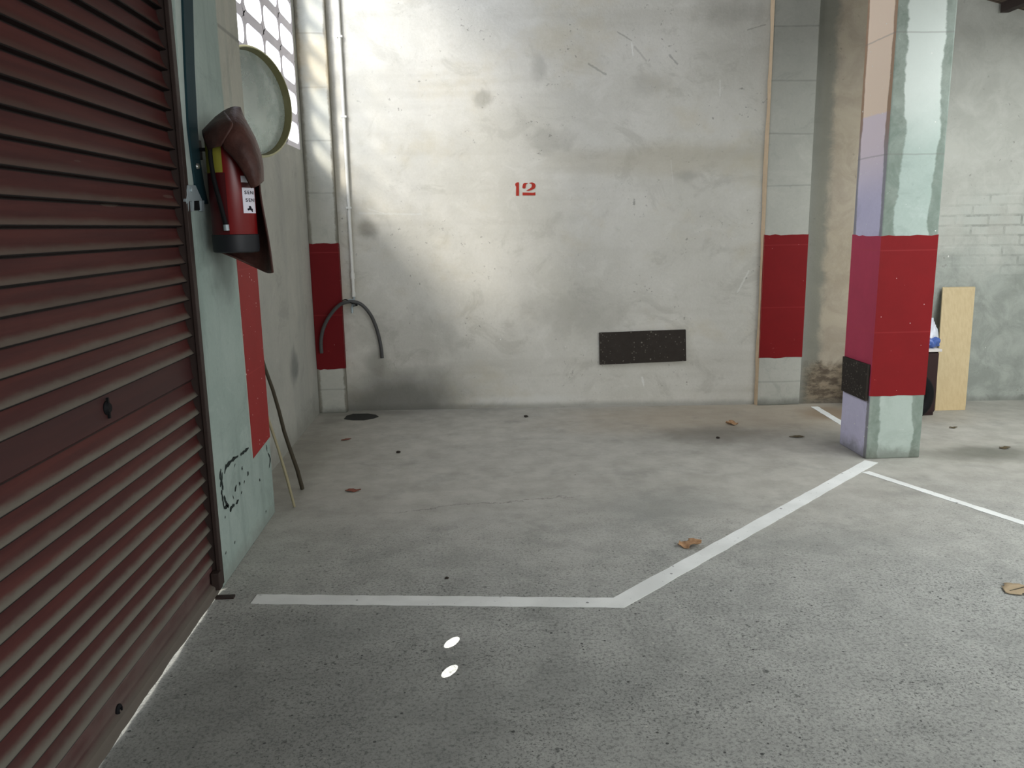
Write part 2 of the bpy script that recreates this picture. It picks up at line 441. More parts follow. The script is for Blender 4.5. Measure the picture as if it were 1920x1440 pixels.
def mat_shutter():
    t = NT('rusty_shutter_paint')
    n1 = t.noise(1.0, 5, 0.65, t.vec(2, 1.2, 22))
    n2 = t.noise(30.0, 4, 0.65, t.vec(1, 0.35, 1))
    red = t.mix(t.step(n1, 0.35, 0.7), srgb(62, 25, 24), srgb(78, 35, 31))
    ph = t.math('FRACT', t.mul(t.sub(t.z, Z_LOCK1), 1.0 / PITCH))      # 0 at the lower lip of a slat
    ph2 = t.math('FRACT', t.mul(t.sub(t.z, Z_LOCK0), 1.0 / PITCH))
    low = t.step(t.z, Z_LOCK0 + 0.001, Z_LOCK0 - 0.001)
    n = t.t.nodes.new('ShaderNodeMix')
    t.put(n.inputs[0], low); t.put(n.inputs[2], ph); t.put(n.inputs[3], ph2)
    ph = n.outputs[0]
    amount = t.add(t.step(t.z, 2.3, 0.4), 0.25)
    dust = t.step(t.add(ph, t.mul(t.sub(n2, 0.5), 0.22)), 0.46, 0.14)
    dust = t.mul(dust, t.mn(t.mul(amount, t.add(0.45, t.mul(n1, 0.7))), 1.0))
    lock = t.mul(t.step(t.z, Z_LOCK0, Z_LOCK0 + 0.002), t.step(t.z, Z_LOCK1, Z_LOCK1 - 0.002))
    dust = t.mul(dust, t.sub(1.0, lock))
    grime = t.mix(t.step(t.z, 1.9, 0.9), srgb(90, 79, 67), srgb(106, 102, 92))
    c = t.mix(dust, red, grime)
    gap = t.mx(t.step(ph, 0.90, 0.97), t.step(ph, 0.105, 0.085))
    c = t.mix(t.mul(gap, t.sub(1.0, lock)), c, srgb(16, 10, 10))
    c = t.mix(t.mul(lock, 0.6), c, srgb(52, 33, 33))
    rail = t.step(t.z, 0.127, 0.123)
    c = t.mix(t.mul(rail, 0.75), c, t.mix(t.step(n2, 0.35, 0.65), srgb(82, 54, 53), srgb(100, 74, 71)))
    c = t.mix(t.mul(t.step(t.z, 0.058, 0.048), 0.7), c, srgb(104, 102, 92))
    rail = t.step(t.z, 0.4, 0.05)
    c = t.mix(t.mul(t.mul(rail, t.step(t.noise(3.0, 5, 0.6), 0.3, 0.7)), 0.55), c, srgb(92, 86, 80))
    sc = t.specks(16.0, 0.03, 0.2, t.vec(1, 0.25, 2.0))
    c = t.mix(t.mul(sc, 0.25), c, srgb(110, 98, 88))
    return t.done(c, 0.6, 0, 0.3)


def mat_pad():
    t = NT('speckled_dark_rubber')
    c = t.mix(t.noise(20.0, 5, 0.7), srgb(38, 33, 29), srgb(60, 54, 48))
    c = t.mix(t.mul(t.specks(70.0, 0.22, 0.30), 0.5), c, srgb(126, 120, 110))
    c = t.mix(t.mul(t.specks(28.0, 0.10, 0.16), 0.6), c, srgb(140, 134, 124))
    t.bump(t.noise(90.0, 3), 0.4, 0.004)
    return t.done(c, 0.8, 0, 0.25)


def mat_line():
    t = NT('worn_white_road_paint')
    n = t.noise(40.0, 5, 0.75)
    c = t.mix(t.step(t.noise(5.0, 5), 0.3, 0.7), srgb(212, 214, 210), srgb(228, 230, 226))
    c = t.mix(t.mul(t.step(n, 0.60, 0.72), 0.7), c, srgb(138, 140, 137))
    c = t.mix(t.mul(t.specks(40.0, 0.10, 0.22), 0.7), c, srgb(84, 84, 82))
    return t.done(c, 0.75, 0, 0.2)


def mat_vinyl():
    t = NT('rust_brown_vinyl')
    n = t.noise(14.0, 6, 0.65)
    c = t.mix(t.step(n, 0.3, 0.7), srgb(62, 38, 33), srgb(84, 54, 47))
    t.bump(t.noise(9.0, 5, 0.6), 0.5, 0.02)
    return t.done(c, 0.55, 0, 0.35)


def mat_mirror():
    t = NT('dusty_convex_mirror')
    n = t.noise(7.0, 7, 0.7, t.vec(1, 1, 0.8), 0.4)
    c = t.mix(t.step(n, 0.4, 0.65), srgb(210, 220, 214), srgb(184, 198, 191))
    t.bump(t.noise(2.0, 3), 0.12, 0.03)
    t.b.inputs['Coat Weight'].default_value = 0.2
    return t.done(c, t.add(0.16, t.mul(n, 0.22)), 0.55, 0.5)


def mat_wood():
    t = NT('pale_wood_veneer')
    g = t.noise(1.0, 5, 0.6, t.vec(60, 60, 1.6))
    c = t.mix(t.step(g, 0.3, 0.7), srgb(184, 165, 128), srgb(194, 176, 138))
    c = t.mix(t.mul(t.step(t.z, 0.35, 0.0), 0.25), c, srgb(186, 158, 108))
    return t.done(c, 0.5, 0, 0.3)


def mat_leaf():
    t = NT('dry_leaf')
    n = t.noise(60.0, 5, 0.7)
    c = t.mix(t.step(n, 0.3, 0.7), srgb(150, 114, 82), srgb(180, 146, 112))
    return t.done(c, 0.7, 0, 0.2)


def mat_roof():
    t = NT('dark_roof_boards')
    g = t.noise(1.0, 5, 0.6, t.vec(30, 1.5, 1))
    c = t.mix(t.step(g, 0.3, 0.7), srgb(88, 76, 66), srgb(116, 104, 92))
    j = t.math('FRACT', t.mul(t.y, 1.0 / 0.18))
    c = t.mix(t.step(j, 0.06, 0.02), c, srgb(40, 34, 30))
    return t.done(c, 0.8, 0, 0.2)


M = dict(
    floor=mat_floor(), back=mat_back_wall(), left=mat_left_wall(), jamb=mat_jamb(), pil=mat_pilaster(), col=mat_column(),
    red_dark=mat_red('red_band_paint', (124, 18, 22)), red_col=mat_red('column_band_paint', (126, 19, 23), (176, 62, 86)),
    red_left=mat_red('corner_band_paint', (104, 14, 20)),
    red_jamb=mat_red('jamb_band_paint', (140, 40, 40)),
    shutter=mat_shutter(), pad=mat_pad(), line=mat_line(), vinyl=mat_vinyl(), mirror=mat_mirror(), wood=mat_wood(), leaf=mat_leaf(),
    roof=mat_roof(),
    plain=simple('plain_plaster', (168, 167, 160), 0.9),
    block=simple('grey_block_lattice', (232, 228, 236), 0.8, 0, 0.2, 0.10, 8),
    guide=simple('dark_rust_steel', (56, 44, 40), 0.6, 0.3, 0.4, 0.3, 25),
    plate=simple('grey_green_plate', (172, 184, 178), 0.6, 0.0, 0.4, 0.12, 20),
    teal=simple('dark_teal_paint', (26, 52, 58), 0.7, 0.0, 0.2, 0.2, 10),
    galv=simple('galvanised_steel', (160, 172, 176), 0.5, 0.35, 0.5, 0.2, 30),
    steel=simple('bright_steel', (214, 216, 214), 0.25, 0.9, 0.5, 0.05, 30),
    black=simple('black_rubber', (20, 20, 22), 0.7, 0, 0.15, 0.2, 20),
    boot=simple('black_plastic_boot', (30, 32, 36), 0.5, 0, 0.35, 0.15, 20),
    ext=simple('extinguisher_red', (116, 13, 15), 0.35, 0, 0.5, 0.06, 6),
    maroon=simple('dark_maroon_label', (70, 14, 18), 0.45, 0, 0.4, 0.1, 10),
    yellow=simple('yellow_label', (140, 136, 52), 0.5, 0, 0.35, 0.08, 10),
    sticker=simple('white_sticker', (226, 224, 234), 0.5, 0, 0.3, 0.03, 10),
    ink=simple('black_ink', (26, 26, 34), 0.7, 0, 0.1, 0.1, 10),
    hose=simple('grey_black_hose', (70, 70, 70), 0.5, 0, 0.4, 0.15, 20),
    pvc=simple('white_pvc', (214, 214, 208), 0.4, 0, 0.4, 0.06, 8),
    olive=simple('olive_yellow_plastic', (104, 100, 66), 0.4, 0, 0.45, 0.10, 9),
    olive_pale=simple('pale_yellow_plastic', (178, 176, 140), 0.4, 0, 0.45, 0.10, 9),
    number=simple('red_stencil_paint', (158, 48, 36), 0.7, 0, 0.2, 0.15, 40),
    tan=simple('tan_sealant', (196, 174, 144), 0.8, 0, 0.2, 0.2, 20),
    stick_dark=simple('dark_cane', (64, 58, 46), 0.6, 0, 0.3, 0.3, 40),
    stick_pale=simple('pale_cane', (146, 138, 110), 0.6, 0, 0.3, 0.15, 40),
    drain=simple('dark_iron', (52, 52, 50), 0.8, 0.0, 0.2, 0.25, 60),
    flake=simple('black_bitumen', (34, 42, 40), 0.8, 0, 0.2, 0.3, 60),
    maroon_wood=simple('dark_brown_board', (44, 24, 24), 0.5, 0, 0.35, 0.15, 10),
    white_board=simple('white_melamine', (206, 200, 196), 0.5, 0, 0.3, 0.05, 10),
    bag_blue=simple('blue_plastic_film', (70, 96, 160), 0.35, 0, 0.5, 0.25, 30),
    bag_white=simple('white_plastic_film', (204, 208, 216), 0.35, 0, 0.5, 0.15, 20),
    pale_leaf=simple('pale_dead_leaf', (164, 146, 118), 0.7, 0, 0.2, 0.15, 40),
    dark_leaf=simple('dark_dead_leaf', (88, 78, 58), 0.8, 0, 0.2, 0.3, 80),
    red_leaf=simple('reddish_dead_leaf', (122, 74, 60), 0.8, 0, 0.2, 0.4, 60),
    stone=simple('dark_pebble', (50, 44, 38), 0.9, 0, 0.2, 0.3, 60),
)


# ------------------------------------------------------------------ mesh helper
class MB:
    def __init__(self):
        self.bm = bmesh.new()

    def face(self, pts):
        vs = [self.bm.verts.new(p) for p in pts]
        return self.bm.faces.new(vs)

    def hexa(self, b, t):                   # bottom ring, top ring of 4
        v = [self.bm.verts.new(p) for p in list(b) + list(t)]
        for q in ((3, 2, 1, 0), (4, 5, 6, 7), (0, 1, 5, 4), (1, 2, 6, 5), (2, 3, 7, 6), (3, 0, 4, 7)):
            self.bm.faces.new([v[i] for i in q])
        return self

    def box(self, x0, x1, y0, y1, z0, z1):
        return self.hexa(((x0, y0, z0), (x1, y0, z0), (x1, y1, z0), (x0, y1, z0)), ((x0, y0, z1), (x1, y0, z1), (x1, y1, z1), (x0, y1, z1)))

    def prism(self, poly, off):             # polygon (list of Vectors) swept by a vector
        off = Vector(off)
        a = [self.bm.verts.new(Vector(p)) for p in poly]
        b = [self.bm.verts.new(Vector(p) + off) for p in poly]
        self.bm.faces.new(a[::-1]); self.bm.faces.new(b)
        n = len(a)
        for i in range(n):
            self.bm.faces.new((a[i], a[(i + 1) % n], b[(i + 1) % n], b[i]))
        return self

    def tube(self, pts, r, seg=10, caps=True):
        pts = [Vector(p) for p in pts]
        rs = r if isinstance(r, (list, tuple)) else [r] * len(pts)
        rings = []
        ref = None
        for i, p in enumerate(pts):
            d = (pts[min(i + 1, len(pts) - 1)] - pts[max(i - 1, 0)]).normalized()
            if ref is None:
                ref = d.orthogonal().normalized()
            ref = (ref - ref.dot(d) * d).normalized()
            o = d.cross(ref)
            rings.append([self.bm.verts.new(p + rs[i] * (cos(2 * pi * k / seg) * ref + sin(2 * pi * k / seg) * o)) for k in range(seg)])
        for a, b in zip(rings, rings[1:]):
            for k in range(seg):
                self.bm.faces.new((a[k], a[(k + 1) % seg], b[(k + 1) % seg], b[k]))
        if caps:
            self.bm.faces.new(rings[0][::-1]); self.bm.faces.new(rings[-1])
        return self

    def lathe(self, prof, c, ax=(0, 0, 1), seg=32, caps=True):
        """profile of (radius, height) turned about an axis"""
        ax = Vector(ax).normalized(); u = ax.orthogonal().normalized(); w = ax.cross(u); c = Vector(c)
        rings = []
        for r, h in prof:
            rings.append([self.bm.verts.new(c + ax * h + max(r, 1e-4) * (cos(2 * pi * k / seg) * u + sin(2 * pi * k / seg) * w)) for k in range(seg)])
        for a, b in zip(rings, rings[1:]):
            for k in range(seg):
                self.bm.faces.new((a[k], a[(k + 1) % seg], b[(k + 1) % seg], b[k]))
        if caps:
            self.bm.faces.new(rings[0][::-1]); self.bm.faces.new(rings[-1])
        return self

    def grid(self, rows):
        v = [[self.bm.verts.new(p) for p in r] for r in rows]
        for a, b in zip(v, v[1:]):
            for k in range(len(a) - 1):
                self.bm.faces.new((a[k], a[k + 1], b[k + 1], b[k]))
        return self

    def build(self, name, mat, parent=None, bevel=0.0, smooth=None, solid=0.0, subsurf=0, flat_normals=True):
        bm = self.bm
        bmesh.ops.recalc_face_normals(bm, faces=bm.faces)
        if bevel:
            bmesh.ops.bevel(bm, geom=[e for e in bm.edges if e.calc_face_angle(0) > 0.5], offset=bevel, segments=2, profile=0.6, affect='EDGES')
        me = bpy.data.meshes.new(name)
        bm.to_mesh(me); bm.free()
        me.materials.append(mat)
        if smooth is not None:
            me.shade_smooth()
            me.set_sharp_from_angle(angle=smooth)
        o = bpy.data.objects.new(name, me)
        COL.objects.link(o)
        if parent:
            o.parent = parent
            o.matrix_parent_inverse = Matrix.Translation(parent.location).inverted()
        if subsurf:
            s = o.modifiers.new('sub', 'SUBSURF'); s.levels = subsurf; s.render_levels = subsurf; s.boundary_smooth = 'PRESERVE_CORNERS'
        if solid:
            s = o.modifiers.new('solid', 'SOLIDIFY'); s.thickness = solid; s.offset = 0
        return o


def tag(o, label=None, cat=None, group=None, kind=None):
    if label: o['label'] = label
    if cat: o['category'] = cat
    if group: o['group'] = group
    if kind: o['kind'] = kind
    return o


def thing(name, label, cat, loc, group=None, kind=None):
    o = bpy.data.objects.new(name, None)
    o.empty_display_size = 0.05
    COL.objects.link(o)
    o.location = Vector(loc)
    return tag(o, label, cat, group, kind)


def smooth_path(pts, n=8):
    """Catmull-Rom through points"""
    pts = [Vector(p) for p in pts]
    P = [2 * pts[0] - pts[1]] + pts + [2 * pts[-1] - pts[-2]]
    out = []
    for i in range(1, len(P) - 2):
        for k in range(n):
            t = k / n
            a, b, c, d = P[i - 1], P[i], P[i + 1], P[i + 2]
            out.append(0.5 * ((2 * b) + (c - a) * t + (2 * a - 5 * b + 4 * c - d) * t * t + (3 * b - a - 3 * c + d) * t ** 3))
    out.append(pts[-1])
    return out


def roof_z(x):
    return 2.93 - 0.27 * (x - 3.72)


# ------------------------------------------------------------------ the room
XL, XR, YR = -1.22, 6.6, -2.6

fl = MB()
fl.box(-2.6, XR + 0.1, YR - 0.1, 6.6, -0.12, 0.0)
tag(fl.build('floor', M['floor']), kind='structure')

bk = MB()
xs = [XL - 0.03, 6.6]
bk.hexa(((xs[0], back_y(xs[0]), 0), (xs[1], back_y(xs[1]), 0), (xs[1], back_y(xs[1]) + 0.15, 0), (xs[0], back_y(xs[0]) + 0.15, 0)),
        ((xs[0], back_y(xs[0]), roof_z(xs[0])), (xs[1], back_y(xs[1]), roof_z(xs[1])), (xs[1], back_y(xs[1]) + 0.15, roof_z(xs[1])), (xs[0], back_y(xs[0]) + 0.15, roof_z(xs[0]))))
tag(bk.build('wall_back', M['back']), kind='structure')

# left wall, with the window opening
WY0, WY1, WZ0, WZ1 = 3.905, 6.055, 1.965, 3.965
HT = roof_z(XL)
lw = MB()
lw.box(XL - 0.03, XL, 3.85, 6.205, 0, WZ0)
lw.box(XL - 0.03, XL, 3.85, 6.205, WZ1, HT)
lw.box(XL - 0.03, XL, WY1, 6.205, WZ0, WZ1)
lw.box(XL - 0.03, XL, 3.85, WY0, WZ0, WZ1)
tag(lw.build('wall_left', M['left']), kind='structure')
lw2 = MB()
lw2.box(-1.25, -1.06, YR, 3.02, 2.62, HT)
lw2.box(-1.25, -1.06, YR, -0.25, 0, 2.62)
tag(lw2.build('wall_front_left', M['plain']), kind='structure')
rw = MB()
rw.box(XR, XR + 0.1, YR, back_y(XR) + 0.1, 0, roof_z(XR))
tag(rw.build('wall_right', M['plain']), kind='structure')
rr = MB()
rr.box(-1.25, XR, YR - 0.1, YR, 0, roof_z(-1.25))
tag(rr.build('wall_rear', M['plain']), kind='structure')

ro = MB()
x0, x1 = -1.3, XR + 0.1
ro.hexa(((x0, YR - 0.1, roof_z(x0)), (x1, YR - 0.1, roof_z(x1)), (x1, 6.4, roof_z(x1)), (x0, 6.4, roof_z(x0))),
        ((x0, YR - 0.1, roof_z(x0) + 0.06), (x1, YR - 0.1, roof_z(x1) + 0.06), (x1, 6.4, roof_z(x1) + 0.06), (x0, 6.4, roof_z(x0) + 0.06)))
ceil_o = tag(ro.build('ceiling', M['roof']), kind='structure')
for k, xb in enumerate((3.83, 2.2, 0.6, 5.4)):
    rb = MB()
    rb.hexa(((xb - 0.03, YR, roof_z(xb) - 0.06), (xb + 0.03, YR, roof_z(xb) - 0.06), (xb + 0.03, 5.94, roof_z(xb) - 0.06), (xb - 0.03, 5.94, roof_z(xb) - 0.06)),
            ((xb - 0.03, YR, roof_z(xb) + 0.005), (xb + 0.03, YR, roof_z(xb) - 0.005), (xb + 0.03, 5.94, roof_z(xb) - 0.005), (xb - 0.03, 5.94, roof_z(xb) + 0.005)))
    rb.build('rafter', M['guide'], ceil_o)

# window: lattice of hollow blocks with rounded openings
win = MB()
PY, PZ, OW, OH, TH = 0.43, 0.20, 0.380, 0.138, 0.018


def rounded(cy, cz, w, h, r, n=4):
    pts = []
    for (sy, sz, a0) in ((1, 1, 0), (-1, 1, 90), (-1, -1, 180), (1, -1, 270)):
        for k in range(n + 1):
            a = radians(a0 + 90 * k / n)
            pts.append((cy + sy * (w / 2 - r) + r * cos(a), cz + sz * (h / 2 - r) + r * sin(a)))
    return pts


for i in range(5):
    for j in range(10):
        y0, z0 = WY0 + i * PY, WZ0 + j * PZ
        cy, cz = y0 + PY / 2, z0 + 0.035 + OH / 2
        inner = rounded(cy, cz, OW, OH, 0.055)
        outer = []
        for (a, b) in inner:               # push each point out to the block's edge
            dy, dz = a - cy, b - cz
            s = min((PY / 2) / abs(dy) if abs(dy) > 1e-6 else 9, ((y0 and (PZ - 0.035 - OH / 2) if dz > 0 else 0.035 + OH / 2)) / abs(dz) if abs(dz) > 1e-6 else 9)
            outer.append((cy + dy * s, cz + dz * s))
        # exact corners
        for ci, (sy, sz) in zip((2, 7, 12, 17), ((1, 1), (-1, 1), (-1, -1), (1, -1))):
            outer[ci] = (cy + sy * PY / 2, z0 + PZ if sz > 0 else z0)
        n = len(inner)
        f_i = [win.bm.verts.new((XL, a, b)) for a, b in inner]
        f_o = [win.bm.verts.new((XL, a, b)) for a, b in outer]
        b_i = [win.bm.verts.new((XL - TH, a, b)) for a, b in inner]
        b_o = [win.bm.verts.new((XL - TH, a, b)) for a, b in outer]
        for k in range(n):
            q = (k + 1) % n
            win.bm.faces.new((f_i[k], f_i[q], f_o[q], f_o[k]))
            win.bm.faces.new((b_i[k], b_o[k], b_o[q], b_i[q]))
            win.bm.faces.new((f_i[k], b_i[k], b_i[q], f_i[q]))
bmesh.ops.remove_doubles(win.bm, verts=win.bm.verts, dist=0.0008)
tag(win.build('window_1', M['block']), 'grey lattice window of hollow blocks with rounded rectangular openings', kind='structure')

# ------------------------------------------------------------------ pilasters and column
def band(parent, x0, x1, y0, y1, z0, z1, mat, label=None, wob=0.006):
    """painted band as a thin coat with slightly uneven edges"""
    mb = MB()
    n = 8
    ring = []
    for (ax, ay, bx, by) in ((x0, y1, x0, y0), (x0, y0, x1, y0), (x1, y0, x1, y1)):
        for k in range(n):
            ring.append((ax + (bx - ax) * k / n, ay + (by - ay) * k / n))
    ring.append((x1, y1))
    rnd = random.Random(int((x0 + 9) * 100))
    t = [(a, b, z1 + rnd.uniform(-wob, wob)) for a, b in ring]
    b_ = [(a, b, z0 + rnd.uniform(-wob, wob)) for a, b in ring]
    mb.grid([t, b_])
    o = mb.build('red_band', mat, parent)
    if label: o['label'] = label
    return o


# near-left jamb and pilaster beside the shutter
JX, JY0, JY1 = -1.03, 3.03, 3.91
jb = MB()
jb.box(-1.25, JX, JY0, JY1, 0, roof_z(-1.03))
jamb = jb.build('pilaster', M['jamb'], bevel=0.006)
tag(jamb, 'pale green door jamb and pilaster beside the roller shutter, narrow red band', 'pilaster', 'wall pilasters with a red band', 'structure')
b_ = MB()
b_.hexa(((JX - 0.02, 3.60, 0.375), (JX + 0.002, 3.60, 0.375), (JX + 0.002, 3.912, 0.395), (JX - 0.02, 3.912, 0.395)),
        ((JX - 0.02, 3.59, 1.31), (JX + 0.002, 3.59, 1.31), (JX + 0.002, 3.912, 1.31), (JX - 0.02, 3.912, 1.31)))
b_.build('red_band', M['red_jamb'], jamb)
# black flaking outline low on the jamb
def z4(x, y): return (340 + x / 3.6, 780 + y / 3.6)
fk = MB()
strokes = [[(455, 215), (420, 245), (398, 262)], [(385, 270), (350, 292), (318, 325), (295, 350)], [(300, 345), (292, 390)], [(268, 358), (262, 410), (268, 440), (264, 480)],
           [(276, 380), (274, 440), (282, 500)], [(270, 500), (280, 560), (290, 625)], [(288, 540), (304, 590), (322, 612)], [(292, 620), (318, 605)],
           [(328, 640), (345, 610), (360, 600)], [(368, 595), (388, 565)], [(408, 345), (413, 362)], [(452, 375), (448, 405)], [(395, 445), (393, 470)], [(372, 465), (362, 510)],
           [(424, 440), (427, 448)], [(406, 512), (408, 522)], [(352, 545), (350, 552)], [(526, 428), (533, 436)], [(575, 195), (580, 240)], [(586, 250), (600, 290), (594, 350)],
           [(360, 330), (362, 336)], [(295, 680), (298, 686)], [(570, 640), (573, 650)], [(360, 850), (363, 856)], [(300, 920), (303, 928)]]
for st in strokes:
    P3 = [on_x(*z4(*p), JX + 0.001) for p in st]
    dense = smooth_path(P3, 4) if len(P3) > 2 else [P3[0] + (P3[1] - P3[0]) * k / 4 for k in range(5)]
    up, dn = [], []
    for i, p in enumerate(dense):
        d = (dense[min(i + 1, len(dense) - 1)] - dense[max(i - 1, 0)]).normalized()
        nrm = Vector((0, -d.z, d.y))
        w = (0.006 + random.uniform(-0.002, 0.006)) * (0.5 if i in (0, len(dense) - 1) else 1)
        up.append(p + nrm * w); dn.append(p - nrm * w)
    fk.grid([up, dn])
fk.build('flaking_paint', M['flake'], jamb)

# far-left corner pilaster
pl = MB()
pl.box(XL, -1.005, 6.14, 6.215, 0, HT)
p2 = tag(pl.build('pilaster', M['pil'], bevel=0.006), 'narrow corner pilaster with red band behind the black hose', 'pilaster', 'wall pilasters with a red band', 'structure')
band(p2, XL + 0.002, -1.003, 6.138, 6.2, 0.345, 1.298, M['red_left'])
# right pilaster on the back wall
pr = MB()
pr.box(2.185, 2.52, 6.005, 6.06, 0, roof_z(2.5))
p3 = tag(pr.build('pilaster', M['pil'], bevel=0.006), 'wide wall pilaster with red band between the parking bay and the column', 'pilaster', 'wall pilasters with a red band', 'structure')
band(p3, 2.183, 2.522, 6.003, 6.03, 0.372, 1.308, M['red_dark'])
tn = MB()
pts = [(2.172 + random.uniform(-0.006, 0.006), z) for z in [k * 0.12 for k in range(28)]]
tn.grid([[(a, back_y(a) - 0.004, z) for a, z in pts], [(2.186, 6.002, z) for a, z in pts]])
sea = tn.build('joint_sealant', M['tan'], p3)
sea['label'] = 'tan vertical joint strip'

# free-standing column
CX0, CX1, CY0, CY1 = 2.318, 2.648, 4.515, 4.865
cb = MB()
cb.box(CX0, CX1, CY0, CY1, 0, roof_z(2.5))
colm = tag(cb.build('column', M['col'], bevel=0.008), 'free-standing square column with pale green front, lilac-lit side and red band', 'column', None, 'structure')
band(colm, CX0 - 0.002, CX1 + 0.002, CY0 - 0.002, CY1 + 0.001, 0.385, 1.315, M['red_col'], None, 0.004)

# ------------------------------------------------------------------ roller shutter
SX = -1.062
SY0, SY1 = -0.22, 3.015
sh = thing('roller_shutter', 'large rust-red ribbed roller shutter covering the doorway at left', 'shutter', (SX, 1.4, 0))
prof = [(SX - 0.004, 2.62)]
edges = []
z = Z_LOCK1
while z < 2.62 - PITCH: z += PITCH


def slat(ztop, zbot, depth=0.022, n=8):
    h = ztop - zbot
    for k in range(n + 1):
        t_ = k / n
        # gentle hollow that flares out into a rounded lip
        x = SX + depth * (t_ ** 2.2)
        prof.append((x, ztop - h * 0.93 * t_))
    prof.append((SX + depth * 0.9, zbot + h * 0.035))
    prof.append((SX + depth * 0.25, zbot + h * 0.012))


zt = z
prof.append((SX, zt))
while zt > Z_LOCK1 + 0.001:
    slat(zt, zt - PITCH); zt -= PITCH
prof += [(SX, Z_LOCK1 - 0.001), (SX + 0.004, Z_LOCK1 - 0.02), (SX + 0.006, Z_LOCK0 + 0.03), (SX + 0.012, Z_LOCK0 + 0.008), (SX + 0.002, Z_LOCK0 + 0.001)]
zt = Z_LOCK0
while zt > Z_RAIL + PITCH * 0.8:
    slat(zt, zt - PITCH); zt -= PITCH
Z_RAIL_TOP = zt
prof.append((SX, zt - 0.002))
curt = MB()
curt.grid([[(a, SY0, b) for a, b in prof], [(a, (SY0 + SY1) / 2, b) for a, b in prof], [(a, SY1, b) for a, b in prof]])
curt.build('curtain', M['shutter'], sh, smooth=0.7)
rl = MB()
rnd = random.Random(11)
rows = []
NS = 160
for k in range(NS + 1):
    yk = SY0 + (SY1 - SY0 - 0.01) * k / NS
    zb = 0.002 + 0.012 * max(0.0, 0.35 + 0.75 * mnoise.noise(Vector((yk * 7.0, 1.7, 0.3))) + 0.3 * mnoise.noise(Vector((yk * 31.0, 4.2, 0.3)))) + rnd.uniform(0, 0.002)
    rows.append([(SX + 0.002, yk, Z_RAIL_TOP), (SX + 0.012, yk, Z_RAIL_TOP - 0.012), (SX + 0.012, yk, 0.055), (SX + 0.030, yk, 0.046), (SX + 0.032, yk, 0.042),
                 (SX + 0.032, yk, zb), (SX + 0.026, yk, zb), (SX + 0.024, yk, 0.040), (SX + 0.002, yk, 0.050)])
rl.grid(rows)
rail = rl.build('bottom_rail', M['shutter'], sh, smooth=0.5)
# lock on the bottom rail, lock on the lock slat
p = on_x(221, 1331, SX + 0.012)
lk = MB().lathe([(0.017, 0), (0.017, 0.006), (0.012, 0.010), (0.008, 0.010), (0.008, 0.002)], (SX + 0.011, p.y, p.z), (1, 0, 0), 20)
lk.build('lock', M['black'], rail, smooth=0.6)
p = on_x(200, 765, SX + 0.006)
lk = MB().lathe([(0.020, 0), (0.020, 0.004), (0.013, 0.012), (0.006, 0.012)], (SX + 0.004, p.y, p.z), (1, 0, 0), 20)
lk.box(SX + 0.008, SX + 0.014, p.y - 0.004, p.y + 0.004, p.z - 0.03, p.z + 0.03)
lk.build('lock', M['black'], sh)
# guide rail: dark steel channel edge
gd = MB()
gd.box(-1.10, -1.018, 2.995, 3.03, 0.03, 2.62)
gd.box(-1.03, -1.015, 2.985, 2.997, 0.03, 2.62)
gd.build('guide_rail', M['guide'], sh, bevel=0.002)
ft = MB()
a, b = on_floor(418, 1121), on_floor(438, 1123)
ft.box(-1.03, b.x, 2.94, 2.965, 0.0, 0.008)
ft.build('floor_bolt', M['guide'], sh)
cl = MB().box(-1.045, -1.012, 2.955, 2.993, 0.03, 0.10)
cl.build('rail_bracket', M['guide'], sh, bevel=0.004)

# steel bar, bracket and bolt on the jamb
pb = on_x(367, 372, JX)
bar = thing('lock_bar', 'dark teal vertical bar with shiny bolt and galvanised bracket on the green jamb', 'bar', (JX, pb.y, pb.z))
bp = []
for (px0, px1, py) in ((342, 361, -40), (348, 365, 120), (354, 371, 240), (361, 376, 300), (367, 383, 345), (380, 391, 382)):
    bp.append((on_x(px0, py, JX + 0.012), on_x(px1, py, JX + 0.012)))
b2 = MB()
rows_f = [[a_, b_] for a_, b_ in bp]
for (a0, b0), (a1, b1) in zip(bp, bp[1:]):
    off = Vector((-0.012, 0, 0))
    b2.hexa((a0 + off, b0 + off, b0, a0), (a1 + off, b1 + off, b1, a1))
b2.build('bar', M['teal'], bar, bevel=0.001)
st_ = MB()
q = [on_x(325, -40, JX + 0.004), on_x(342, -40, JX + 0.004), on_x(355, 240, JX + 0.004), on_x(363, 348, JX + 0.004), on_x(352, 350, JX + 0.004), on_x(340, 200, JX + 0.004)]
st_.prism(q, (-0.006, 0, 0))
st_.build('backing_plate', M['plate'], bar)
bo = on_x(368, 312, JX + 0.012)
MB().lathe([(0.009, 0), (0.012, 0.003), (0.010, 0.010), (0.004, 0.013)], (JX + 0.012, bo.y, bo.z), (1, 0, 0), 14).build('bolt', M['steel'], bar, smooth=0.8)
bk_ = MB()
q = [on_x(353, 347, JX + 0.016), on_x(367, 347, JX + 0.016), on_x(380, 376, JX + 0.016), on_x(349, 378, JX + 0.016)]
bk_.prism(q, (-0.012, 0, 0))
brk = bk_.build('bracket', M['galv'], bar, bevel=0.003)
for (u0, u1) in ((350, 354), (360, 364), (378, 383)):
    q = [on_x(u0, 376, JX + 0.016), on_x(u1, 376, JX + 0.016), on_x(u1, 396, JX + 0.012), on_x(u0, 396, JX + 0.012)]
    MB().prism(q, (-0.010, 0, 0)).build('bracket_leg', M['galv'], brk)
q = [on_x(353, 377, JX + 0.007), on_x(380, 376, JX + 0.007), on_x(380, 394, JX + 0.007), on_x(353, 395, JX + 0.007)]
MB().prism(q, (-0.006, 0, 0)).build('bracket_recess', M['black'], brk)
bo = on_x(357, 356, JX + 0.016)
